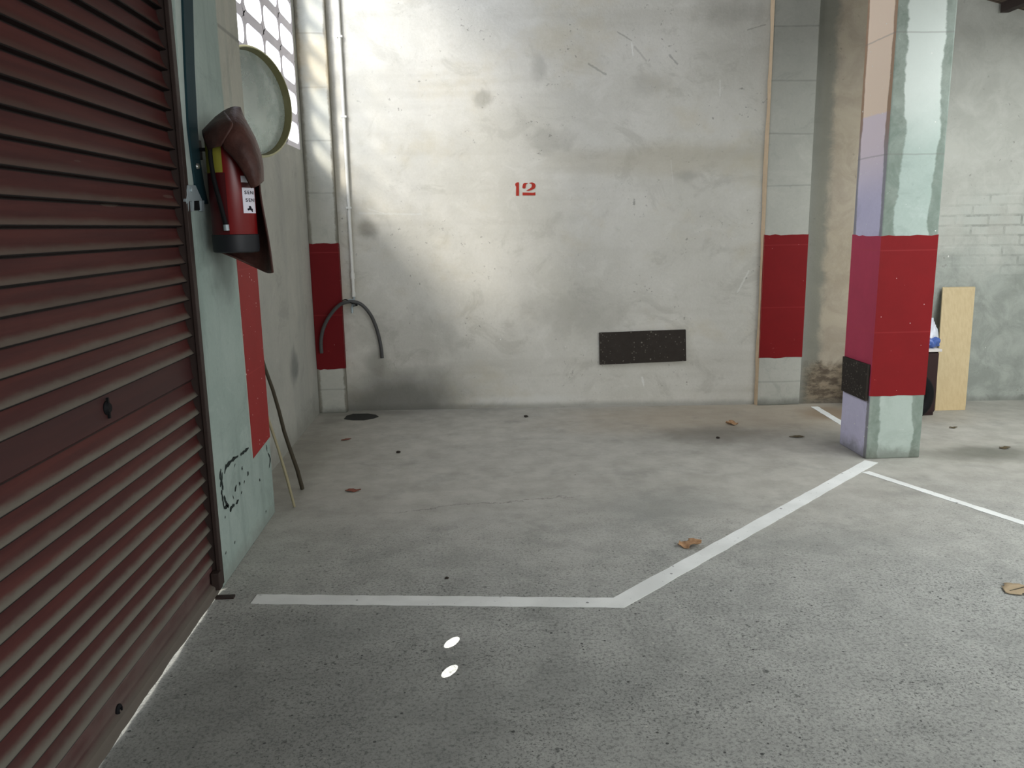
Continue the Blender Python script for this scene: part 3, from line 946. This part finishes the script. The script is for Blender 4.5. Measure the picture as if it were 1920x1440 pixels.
MB().lathe([(0.009, 0), (0.009, 0.006), (0.005, 0.008)], (JX + 0.015, bo.y, bo.z), (1, 0, 0), 6).build('bolt', M['galv'], bar)

# ------------------------------------------------------------------ fire extinguisher
EC = Vector((-0.915, 3.205, 0)); ER = 0.083
cdir = Vector((0.275, -0.961, 0)); rdir = Vector((0.961, 0.275, 0))


def epos(phi, z, r=ER):
    return EC + (cos(phi) * cdir + sin(phi) * rdir) * r + Vector((0, 0, z))


ext = thing('fire_extinguisher', 'red fire extinguisher with black base and white sticker hanging on green jamb', 'fire extinguisher', (EC.x, EC.y, 1.32))
body = MB().lathe([(ER * 0.9, 1.33), (ER, 1.345), (ER, 1.70), (ER * 0.97, 1.735), (ER * 0.82, 1.765), (ER * 0.5, 1.785), (0.022, 1.795), (0.022, 1.81)], EC, seg=48)
bd = body.build('body', M['ext'], ext, smooth=0.6)
MB().lathe([(ER * 0.93, 1.318), (ER + 0.002, 1.322), (ER + 0.004, 1.335), (ER + 0.004, 1.385), (ER + 0.001, 1.388)], EC, seg=48).build('base', M['boot'], ext, smooth=0.6)


def patch(name, mat, parent, p0, p1, z0, z1, r, n=12):
    mb = MB()
    mb.grid([[epos(radians(p0 + (p1 - p0) * k / n), z1, r) for k in range(n + 1)], [epos(radians(p0 + (p1 - p0) * k / n), z0, r) for k in range(n + 1)]])
    return mb.build(name, mat, parent, smooth=0.6)


patch('instruction_label', M['yellow'], ext, -88, -19, 1.615, 1.73, ER + 0.0012)['label'] = 'yellow instruction label'
patch('dark_label', M['maroon'], ext, -95, -14, 1.39, 1.614, ER + 0.001)
stk = patch('sticker', M['sticker'], ext, 25, 72, 1.466, 1.560, ER + 0.0016)
stk['label'] = 'white service sticker with black print'
patch('sticker_header', M['sticker'], ext, 24, 70, 1.579, 1.603, ER + 0.0016)
patch('sticker_stripe', M['maroon'], ext, 25, 71, 1.561, 1.578, ER + 0.0017)


def wrap_text(s, name, parent, p0, p1, z0, height, r, mat):
    cu = bpy.data.curves.new(name, 'FONT'); cu.body = s; cu.size = 1.0; cu.space_character = 1.25; cu.offset = 0.02
    tmp = bpy.data.objects.new(name, cu); COL.objects.link(tmp)
    dg = bpy.context.evaluated_depsgraph_get()
    me = bpy.data.meshes.new_from_object(tmp.evaluated_get(dg))
    bpy.data.objects.remove(tmp)
    xs_ = [v.co.x for v in me.vertices]; ys_ = [v.co.y for v in me.vertices]
    a, b, c, d = min(xs_), max(xs_), min(ys_), max(ys_)
    for v in me.vertices:
        u = (v.co.x - a) / (b - a); w = (v.co.y - c) / (d - c)
        v.co = epos(radians(p0 + (p1 - p0) * u), z0 + w * height, r)
    me.materials.append(mat)
    o = bpy.data.objects.new(name, me); COL.objects.link(o); o.parent = parent
    return o


wrap_text('SENI', 'lettering', stk, 31, 66, 1.536, 0.013, ER + 0.0024, M['ink'])
wrap_text('SENI', 'lettering', stk, 33, 68, 1.508, 0.013, ER + 0.0024, M['ink'])
em = MB()
for (pc, zc, w, h) in ((46, 1.484, 5, 0.006), (40, 1.480, 4, 0.004), (51, 1.479, 5, 0.004), (45, 1.490, 4, 0.003), (53, 1.473, 2.5, 0.003)):
    em.face([epos(radians(pc + w * cos(2 * pi * k / 7)), zc + h * sin(2 * pi * k / 7) * (1 + 0.3 * (k % 2)), ER + 0.0024) for k in range(7)])
em.build('emblem', M['ink'], stk)
# discharge hose with metal tip, valve and lever (under the cover)
hp = smooth_path([epos(radians(-30), 1.795, 0.04), epos(radians(-38), 1.775, 0.072), epos(radians(-44), 1.70, ER + 0.010), epos(radians(-40), 1.60, ER + 0.012), epos(radians(-28), 1.50, ER + 0.012), epos(radians(-19), 1.42, ER + 0.012)], 6)
MB().tube(hp, 0.0085, 10).build('hose', M['black'], ext, smooth=0.9)
MB().tube([epos(radians(-19), 1.424, ER + 0.012), epos(radians(-18.5), 1.402, ER + 0.012)], 0.0105, 12).build('hose_tip', M['galv'], ext, smooth=0.6)
vv = MB().lathe([(0.02, 1.805), (0.024, 1.815), (0.020, 1.818), (0.012, 1.820)], EC, seg=16)
vv.box(EC.x - 0.010, EC.x + 0.010, EC.y - 0.02, EC.y + 0.03, 1.806, 1.814)
vv.build('valve', M['black'], ext)
hk = MB().box(-1.03, EC.x, EC.y - 0.02, EC.y + 0.02, 1.70, 1.71)
hk.box(-1.031, -1.024, EC.y - 0.03, EC.y + 0.03, 1.67, 1.74)
hk.build('wall_hook', M['black'], ext)

# ------------------------------------------------------------------ brown vinyl cover flung over the extinguisher
cov = thing('extinguisher_cover', 'rust-brown vinyl cover folded back over the fire extinguisher', 'cover', (EC.x, EC.y, 1.87))


def zz2(x, y): return (320 + x / 4.0, 180 + y / 4.0)


def sheet(name, rows, parent, thick=0.006, sub=2):
    mb = MB()
    mb.grid([[on_y(*zz2(a_, b_), d_) for (a_, b_, d_) in r] for r in rows])
    return mb.build(name, M['vinyl'], parent, smooth=1.2, solid=thick, subsurf=sub)


# hood over the head, running down as the diagonal front flap
sheet('front_flap', [
    [(330, 165, 3.24), (400, 112, 3.26), (470, 78, 3.28), (522, 88, 3.30)],
    [(345, 200, 3.14), (420, 160, 3.14), (490, 130, 3.18), (545, 160, 3.26)],
    [(365, 300, 3.10), (440, 255, 3.075), (535, 215, 3.10), (585, 225, 3.22)],
    [(385, 388, 3.085), (470, 345, 3.065), (580, 300, 3.085), (637, 325, 3.20)],
    [(450, 440, 3.075), (535, 425, 3.060), (622, 395, 3.085), (667, 408, 3.20)],
    [(530, 540, 3.075), (592, 520, 3.062), (660, 495, 3.085), (692, 505, 3.19)],
    [(578, 640, 3.085), (625, 625, 3.072), (670, 602, 3.09), (694, 612, 3.18)],
    [(606, 690, 3.095), (632, 684, 3.085), (664, 664, 3.10), (694, 636, 3.18)],
], cov)
# left side of the hood folded towards the wall
sheet('hood_side', [
    [(238, 262, 3.22), (290, 205, 3.22), (345, 152, 3.22), (400, 112, 3.25)],
    [(240, 292, 3.15), (300, 235, 3.11), (370, 190, 3.09), (440, 165, 3.10)],
    [(255, 335, 3.13), (305, 300, 3.085), (380, 250, 3.06), (480, 210, 3.05)],
    [(275, 385, 3.125), (300, 365, 3.08), (345, 340, 3.055), (430, 285, 3.045)],
    [(286, 412, 3.125), (310, 392, 3.08), (338, 384, 3.06), (378, 376, 3.055)],
], cov, 0.005, 2)
# long back panel hanging behind and below the base
sheet('back_panel', [
    [(300, 420, 3.30), (380, 420, 3.38), (520, 420, 3.40), (640, 440, 3.36), (668, 520, 3.26)],
    [(300, 660, 3.29), (390, 660, 3.38), (540, 660, 3.40), (640, 660, 3.36), (662, 664, 3.24)],
    [(310, 860, 3.28), (400, 860, 3.37), (560, 860, 3.39), (670, 860, 3.36), (694, 860, 3.23)],
    [(318, 1040, 3.27), (420, 1050, 3.36), (580, 1050, 3.38), (700, 1060, 3.34), (724, 1010, 3.22)],
    [(320, 1130, 3.24), (430, 1180, 3.33), (590, 1230, 3.35), (715, 1260, 3.32), (752, 1180, 3.22)],
    [(322, 1152, 3.22), (470, 1206, 3.30), (600, 1268, 3.33), (730, 1338, 3.30), (768, 1325, 3.22)],
], cov)

# ------------------------------------------------------------------ convex mirror
MC = Vector((-1.096, 4.28, 2.030)); MR = 0.250
mn_ = Vector((0.877, -0.48, 0.02)).normalized()
mir = thing('convex_mirror', 'round convex traffic mirror with olive yellow rim in front of lattice window', 'mirror', MC)
dome = [(MR * sin(a * pi / 2 / 14 * 0.6) / sin(pi / 2 * 0.6), 0.03 + 0.05 * (cos(a * pi / 2 / 14 * 0.6) - cos(pi / 2 * 0.6))) for a in range(14, -1, -1)]
MB().lathe([(MR, -0.005)] + [(r, h - 0.03) for r, h in dome], MC, mn_, 64).build('mirror_face', M['mirror'], mir, smooth=0.9)
MB().lathe([(MR - 0.01, -0.02), (MR + 0.016, -0.018), (MR + 0.016, 0.020), (MR + 0.013, 0.038), (MR + 0.009, 0.0385), (MR + 0.004, 0.022), (MR + 0.0005, -0.01)], MC, mn_, 64, False).build('rim', M['olive'], mir, smooth=0.6)
MB().lathe([(MR + 0.0155, 0.018), (MR + 0.018, 0.020), (MR + 0.018, 0.034), (MR + 0.011, 0.0405), (MR + 0.007, 0.040)], MC, mn_, 64, False).build('rim_edge', M['olive_pale'], mir, smooth=0.6)
MB().tube([MC - mn_ * 0.02, Vector((-1.19, 4.33, 2.0)), Vector((-1.218, 4.34, 1.93))], 0.014, 10).build('wall_arm', M['galv'], mir, smooth=0.8)

# ------------------------------------------------------------------ pipe, tap, hose
px_ = -0.914
yp = back_y(px_) - 0.018
pipe = thing('water_pipe', 'thin white vertical water pipe on the back wall beside corner pilaster', 'pipe', (px_, yp, 0.9))
MB().tube([(px_, yp, 0.915), (px_, yp, roof_z(px_))], 0.0125, 14).build('pipe', M['pvc'], pipe, smooth=0.9)
MB().tube([(px_, yp, 1.03), (px_, yp, 1.075)], 0.018, 14).build('coupling', M['pvc'], pipe, smooth=0.6)
MB().tube([(px_, yp, 0.895), (px_, yp, 0.93)], 0.016, 14).build('coupling', M['pvc'], pipe, smooth=0.6)
for zc in (1.55, 2.2, 2.75):
    MB().box(px_ - 0.02, px_ + 0.02, yp - 0.016, yp + 0.022, zc, zc + 0.014).build('pipe_clip', M['pvc'], pipe)
tp = thing('water_tap', 'small metal tap at the lower end of the white pipe', 'tap', (px_, yp, 0.86))
MB().tube(smooth_path([(px_, yp, 0.90), (px_, yp, 0.86), (px_ - 0.005, yp - 0.02, 0.835), (px_ - 0.01, yp - 0.05, 0.815), (px_ - 0.01, yp - 0.055, 0.775)], 5), 0.0095, 12).build('spout', M['galv'], tp, smooth=0.9)
th = MB().tube([(px_ - 0.008, yp - 0.03, 0.835), (px_ - 0.008, yp - 0.045, 0.875)], 0.006, 10)
th.tube([(px_ - 0.033, yp - 0.046, 0.876), (px_ + 0.017, yp - 0.046, 0.876)], [0.005, 0.005], 8)
th.build('tap_handle', M['galv'], tp, smooth=0.9)

hz = [on_y(px, py, y) for px, py, y in ((603, 662, 6.10), (602, 640, 6.095), (606, 617, 6.09), (617, 594, 6.085), (634, 574, 6.08), (648, 567, 6.075), (664, 566, 6.08), (679, 572, 6.10),
                                        (694, 589, 6.12), (704, 610, 6.14), (711, 634, 6.155), (715, 655, 6.16), (716.5, 671, 6.165))]
ho = thing('garden_hose', 'black rubber hose arched over the tap, both ends hanging down', 'hose', hz[6])
MB().tube(smooth_path(hz, 6), [0.0135] * 72 + [0.0135], 12).build('hose', M['hose'], ho, smooth=0.9)
tie = MB().tube(smooth_path([on_y(642, 563, 6.08), on_y(650, 562, 6.075), on_y(660, 569, 6.065), on_y(670, 572, 6.08), on_y(662, 574, 6.09)], 5), 0.004, 8)
tie.build('wire_tie', M['black'], ho, smooth=0.9)

# ------------------------------------------------------------------ pads, number, markings
def wall_quad(pts, off): return [on_back(px, py, off) for px, py in pts]


pad = MB()
pad.prism(wall_quad([(1124, 624), (1286, 618), (1287, 677), (1125, 684)], 0.022), (0, 0.021, 0))
tag(pad.build('bumper_pad', M['pad'], bevel=0.002), 'dark speckled rectangular bumper pad fixed low on the back wall', 'bumper pad', 'dark bumper pads')
pad2 = MB()
q = [on_x(1580, 668, CX0 - 0.02), on_x(1627, 684, CX0 - 0.02), on_x(1622, 752, CX0 - 0.02), on_x(1577, 732, CX0 - 0.02)]
pad2.prism(q, (0.0175, 0, 0))
tag(pad2.build('bumper_pad', M['pad'], bevel=0.002), 'dark speckled bumper pad on the lilac-lit side of the free-standing column', 'bumper pad', 'dark bumper pads')


def zn(x, y): return (940 + x / 20.57, 320 + y / 20.57)


c0 = on_back(985, 355)
num = thing('painted_number', 'red stencilled number 12 painted on the back wall', 'number', c0)


def glyph(polys):
    mb = MB()
    for pl_ in polys:
        mb.prism([on_back(*zn(a_, b_), 0.0025) for a_, b_ in pl_], (0, 0.0022, 0))
    return mb.build('digit', M['number'], num)


glyph([[(532, 520), (550, 485), (580, 460), (640, 450), (682, 455), (682, 968), (565, 968), (568, 620), (545, 590)]])
glyph([[(812, 670), (815, 590), (840, 510), (900, 468), (1015, 468), (1022, 490), (975, 515), (945, 560), (938, 640), (925, 680), (870, 690)],
       [(1078, 490), (1085, 465), (1190, 452), (1275, 482), (1318, 550), (1318, 620), (1280, 690), (1180, 742), (1060, 778), (950, 778), (1080, 700), (1160, 640), (1178, 570), (1160, 515)],
       [(818, 838), (1225, 850), (1312, 828), (1312, 955), (818, 955)]])


def strip(name, pts, label, cat, w, z=0.003, n=40, group=None):
    """painted line along a polyline with mitred corner and slightly ragged edges"""
    pts = [Vector((p.x, p.y, z)) for p in pts]
    L, R_ = [], []
    for i, p in enumerate(pts):
        d0 = (pts[i] - pts[i - 1]).normalized() if i > 0 else (pts[1] - pts[0]).normalized()
        d1 = (pts[i + 1] - pts[i]).normalized() if i < len(pts) - 1 else d0
        m = (d0 + d1).normalized(); nn = Vector((-m.y, m.x, 0)); k = w / 2 / max(0.4, nn.dot(Vector((-d0.y, d0.x, 0))))
        L.append(p + nn * k); R_.append(p - nn * k)
    l2, r2 = [], []
    rnd = random.Random(len(name) + int(w * 1000))
    for i in range(len(pts) - 1):
        for k in range(n):
            t_ = k / n
            j = Vector((rnd.uniform(-1, 1), rnd.uniform(-1, 1), 0)) * 0.0022
            l2.append(L[i].lerp(L[i + 1], t_) + j); r2.append(R_[i].lerp(R_[i + 1], t_) - j)
    l2.append(L[-1]); r2.append(R_[-1])
    mb = MB(); mb.grid([l2, r2])
    dn = Vector((0, 0, -0.0025))
    mb.grid([l2, [p + dn for p in l2]]); mb.grid([r2, [p + dn for p in r2]])
    bmesh.ops.remove_doubles(mb.bm, verts=mb.bm.verts, dist=1e-5)
    return tag(mb.build(name, M['line']), label, cat, group)


strip('parking_line', [on_floor(476, 1124), on_floor(1160, 1131), on_floor(1634, 866)], 'white painted bay line running from the shutter and bending towards the column', 'parking line', 0.078, group='white parking lines')
strip('parking_line', [on_floor(1623, 885), on_floor(2100, 1040)], 'thin white parking line running right from the column foot', 'parking line', 0.05, 0.0024, group='white parking lines')
strip('parking_line', [on_floor(1527, 763), on_floor(1588, 800), on_floor(1640, 830)], 'short white line on the floor behind the column', 'parking line', 0.055, group='white parking lines')

# ------------------------------------------------------------------ sticks
s1a, s1b = Vector((-0.948, 3.975, 0.004)), Vector((-1.205, 3.935, 1.28))
pts = [s1a.lerp(s1b, k / 8) + Vector((0.006 * sin(k * 1.1), 0, 0)) for k in range(9)]
tag(MB().tube(pts, [0.0070 + 0.001 * (k % 2) for k in range(9)], 8).build('cane', M['stick_pale'], smooth=0.9), 'pale thin cane leaning in the corner behind the green jamb', 'cane', 'canes leaning behind the jamb')
s2a, s2b = Vector((-0.968, 4.268, 0.004)), Vector((-1.078, 3.925, 0.965))
pts = [s2a.lerp(s2b, k / 8) + Vector((0.004 * sin(k * 1.7), 0, 0)) for k in range(9)]
tag(MB().tube(pts, [0.0115 - 0.0004 * k for k in range(9)], 8).build('cane', M['stick_dark'], smooth=0.9), 'dark thicker cane leaning beside the pale one behind the jamb', 'cane', 'canes leaning behind the jamb')

# ------------------------------------------------------------------ drain, panel, cupboard, bag, tyre
dr = MB()
dpts = [(645, 786), (650, 780), (662, 776.5), (690, 776), (704, 778), (710, 781.5), (700, 785), (682, 788), (662, 788)]
dr.prism([on_floor(a_, b_, 0.001) for a_, b_ in dpts], (0, 0, 0.003))
tag(dr.build('drain_cover', M['drain']), 'dark flat drain cover on the floor near the corner pilaster', 'drain')

pan = MB()
pb0, pb1 = on_floor(1753, 770), on_floor(1810, 769)
ptl, ptr = on_y(1768, 539, 5.935), on_y(1829, 539, 5.925)
ptr.z = ptl.z = (ptl.z + ptr.z) / 2
thk = Vector((0.018, 0.014, 0.0))
thk = Vector((0.004, 0.018, 0.0))
pan.hexa((pb0, pb1, pb1 + thk, pb0 + thk), (ptl, ptr, ptr + thk + Vector((0, 0, 0.004)), ptl + thk + Vector((0, 0, 0.004))))
tag(pan.build('wood_panel', M['wood'], bevel=0.002), 'tall pale wooden board leaning against the far wall right of the column', 'board')

# dark cupboard mostly hidden behind the column
cx0, cx1, cy0, cy1 = 2.93, 3.325, 5.52, 5.86
zt_ = on_y(1745, 655, cy0).z
cup = thing('cupboard', 'low dark brown cupboard with white top, mostly hidden behind the column', 'cupboard', ((cx0 + cx1) / 2, cy0, 0))
MB().box(cx0 + 0.01, cx1, cy0 + 0.02, cy1, 0.0, zt_ - 0.02).build('carcass', M['maroon_wood'], cup, bevel=0.003)
MB().box(cx0, cx1 + 0.012, cy0 - 0.005, cy1, zt_ - 0.019, zt_).build('top', M['white_board'], cup, bevel=0.003)
dd = MB().box(cx0 + 0.02, cx1 - 0.005, cy0 + 0.002, cy0 + 0.019, 0.03, zt_ - 0.03).build('door', M['maroon_wood'], cup, bevel=0.002)
MB().lathe([(0.009, 0), (0.006, 0.008), (0.011, 0.018), (0.004, 0.022)], (cx0 + 0.06, cy0 + 0.003, 0.28), (0, -1, 0), 12).build('knob', M['galv'], dd, smooth=0.9)


def lump(name, c, r, mat, parent, seed, zmin, flat=0.35):
    bm_ = bmesh.new()
    bmesh.ops.create_icosphere(bm_, subdivisions=4, radius=1.0)
    for v in bm_.verts:
        d = v.co.normalized()
        n_ = mnoise.fractal(d * 2.4 + Vector((seed, 0, 0)), 0.8, 2.0, 4)
        s = 1.0 + flat * n_
        top = max(0.0, d.z)
        p_ = Vector((d.x * r[0] * s * (1 - 0.65 * top ** 1.5), d.y * r[1] * s * (1 - 0.65 * top ** 1.5), d.z * r[2] * s))
        v.co = Vector(c) + p_
        v.co.z = max(v.co.z, zmin + 0.001)
    mb = MB(); mb.bm.free(); mb.bm = bm_
    return mb.build(name, mat, parent, smooth=1.0)


bg = thing('plastic_bag', 'crumpled white and blue plastic bag standing on the dark cupboard', 'bag', (3.27, 5.66, zt_))
lump('bag_body', (3.275, 5.66, zt_ + 0.075), (0.09, 0.085, 0.19), M['bag_white'], bg, 3.0, zt_)
lump('blue_print', (3.277, 5.625, zt_ + 0.045), (0.085, 0.07, 0.075), M['bag_blue'], bg, 7.0, zt_)['label'] = 'blue printed part'

ty = thing('tyre', 'black rubber tyre standing between the column and the wooden board', 'tyre', (3.13, 5.40, 0))
tr = []
for k in range(0, 13):
    a_ = 2 * pi * k / 12
    tr.append((0.130 + 0.045 * cos(a_), 0.035 * sin(a_)))
tc = on_y(1748, 755, 5.40)
MB().lathe(tr, (tc.x - 0.155, 5.40, 0.176), (0.15, -1, 0), 40, False).build('tyre_tread', M['black'], ty, smooth=0.9)
MB().lathe([(0.088, -0.02), (0.09, 0.02), (0.03, 0.03), (0.02, 0.035)], (tc.x - 0.155, 5.40, 0.176), (0.15, -1, 0), 32).build('rim', M['guide'], ty, smooth=0.6)


# ------------------------------------------------------------------ leaves and bits on the floor
def leaf(px, py, w, d, rot, label, mat='leaf', curl=0.25, seed=1, stem=True):
    p = on_floor(px, py)
    rnd = random.Random(seed)
    mb = MB()
    n = 15
    L, C, R_ = [], [], []
    for k in range(n + 1):
        t_ = k / n
        wd = sin(pi * min(1, t_ * 1.02)) ** 0.8 * (0.75 + 0.35 * abs(sin(t_ * 9 + seed)) + rnd.uniform(-0.08, 0.08))
        x = (t_ - 0.5) * w
        zc = 0.004 + curl * w * (0.12 * sin(t_ * 5 + seed) ** 2 + 0.25 * (t_ - 0.5) ** 2)
        L.append((x + rnd.uniform(-0.05, 0.05) * w, wd * d / 2, zc + curl * d * (0.25 + 0.2 * sin(t_ * 7 + seed))))
        C.append((x, 0, zc))
        R_.append((x + rnd.uniform(-0.05, 0.05) * w, -wd * d / 2, zc + curl * d * (0.2 + 0.25 * cos(t_ * 6 + seed))))
    rows = [L, [(Vector(a_) + Vector(b_)) / 2 - Vector((0, 0, curl * d * 0.06)) for a_, b_ in zip(L, C)], C, [(Vector(a_) + Vector(b_)) / 2 - Vector((0, 0, curl * d * 0.06)) for a_, b_ in zip(C, R_)], R_]
    mat4 = Matrix.Translation(Vector((p.x, p.y, 0))) @ Matrix.Rotation(rot, 4, 'Z')
    mb.grid([[mat4 @ Vector(q_) for q_ in r] for r in rows])
    root = thing('dead_leaf', label, 'leaf', p, 'dead leaves on the floor')
    mb.build('blade', M[mat], root, smooth=1.2, solid=0.0012)
    if stem:
        st2 = [mat4 @ Vector(q_) for q_ in ((-0.30 * w, 0, 0.006), (0.1 * w, -0.03 * d, 0.008), (0.5 * w, 0, 0.006), (0.72 * w, 0.10 * d, 0.004))]
        MB().tube(smooth_path(st2, 4), 0.0015, 6).build('stem', M['stick_dark'], root)
    return root


leaf(1293, 1024, 0.105, 0.075, 0.1, 'curled tan dead leaf beside the bent white bay line', curl=0.55, seed=2, stem=False)
leaf(1372, 796, 0.085, 0.07, -0.3, 'tan dead leaf lying near the back wall below the bumper pad', curl=0.6, seed=5, stem=False)
leaf(1905, 1107, 0.12, 0.10, 0.35, 'flat pale brown leaf with dark stem at the front right', 'pale_leaf', curl=0.10, seed=3)
leaf(1494, 820, 0.10, 0.04, 0.0, 'dark crumbled leaf on the bay floor left of the column', 'dark_leaf', 0.2, 4, False)
leaf(662, 921, 0.085, 0.045, 0.1, 'small reddish leaf scrap on the floor right of the canes', 'red_leaf', 0.2, 6, False)
leaf(1787, 803, 0.055, 0.03, 0.0, 'small dark leaf on the floor in front of the wooden board', 'dark_leaf', 0.3, 7, False)
leaf(1884, 841, 0.075, 0.04, 0.1, 'small dark leaf on the stained floor at far right', 'dark_leaf', 0.3, 8, False)
leaf(649, 825, 0.07, 0.035, 0.5, 'faint brown leaf scrap on the floor below the drain cover', 'red_leaf', 0.1, 9, False)


def pebble(px, py, r, label, seed):
    p = on_floor(px, py)
    bm_ = bmesh.new(); bmesh.ops.create_icosphere(bm_, subdivisions=2, radius=1.0)
    for v in bm_.verts:
        n_ = 1 + 0.35 * mnoise.noise(v.co * 1.7 + Vector((seed, 0, 0)))
        v.co = Vector((p.x + v.co.x * r * n_, p.y + v.co.y * r * n_, r * 0.45 + v.co.z * r * 0.5 * n_))
    mb = MB(); mb.bm.free(); mb.bm = bm_
    tag(mb.build('pebble', M['stone'], smooth=1.2), label, 'pebble', 'dark crumbs on the floor')


pebble(986, 782, 0.016, 'dark crumb on the floor close to the middle of the back wall', 1)
pebble(747, 849, 0.014, 'dark crumb on the floor between the drain and the reddish leaf', 2)
pebble(838, 1085, 0.008, 'dark crumb just behind the front white bay line', 4)
pebble(1346, 822, 0.013, 'dark crumb on the dark stain below the tan leaf', 5)

# ------------------------------------------------------------------ light
w = bpy.data.worlds.new('world'); scene.world = w
w.use_nodes = True
wn = w.node_tree.nodes
bgn = wn.get('Background')
bgn.inputs[0].default_value = (0.93, 0.96, 1.0, 1)
bgn.inputs[1].default_value = 2.6


def lamp(name, typ, loc, target, energy, color=(1, 1, 1), **kw):
    d = bpy.data.lights.new(name, typ)
    d.energy = energy; d.color = color
    for k, v in kw.items(): setattr(d, k, v)
    o = bpy.data.objects.new(name, d); COL.objects.link(o)
    o.location = loc
    o.rotation_euler = (Vector(target) - Vector(loc)).to_track_quat('-Z', 'Y').to_euler()
    return o


# hazy low sun through the block window
lamp('sun', 'SUN', (-6, -1, 8), Vector((-6, -1, 8)) + Vector((1.0, 1.35, -1.00)), 4.7, (1.0, 0.93, 0.82), angle=radians(13))
# daylight from the open entrance behind the viewer and from roof lights over the aisle at the right
lamp('entrance_daylight', 'AREA', (3.2, -2.3, 1.9), (2.2, 5.0, 1.2), 190, (0.95, 0.98, 1.0), shape='RECTANGLE', size=4.5, size_y=2.2)
lamp('roof_light', 'AREA', (4.1, 2.4, 2.72), (4.1, 2.4, 0), 225, (0.95, 0.99, 1.0), shape='RECTANGLE', size=2.0, size_y=5.0)
lamp('window_sky', 'AREA', (-1.6, 5.0, 2.9), (2.3, 4.6, 1.0), 95, (0.80, 0.86, 1.0), shape='RECTANGLE', size=2.0, size_y=1.8)
# sun pinholes through the shutter
for (px, py) in ((847, 1204.5), (843, 1258.5)):
    p = on_floor(px, py)
    src = Vector((-1.02, p.y - 1.6, 0.95))
    lamp('pinhole_sun', 'SPOT', src, p, 1500, (1, 0.98, 0.94), spot_size=radians(1.05), spot_blend=0.03, shadow_soft_size=0.0)

scene.view_settings.view_transform = 'Standard'
scene.view_settings.look = 'None'
scene.view_settings.exposure = 0.0
scene.view_settings.gamma = 1.0
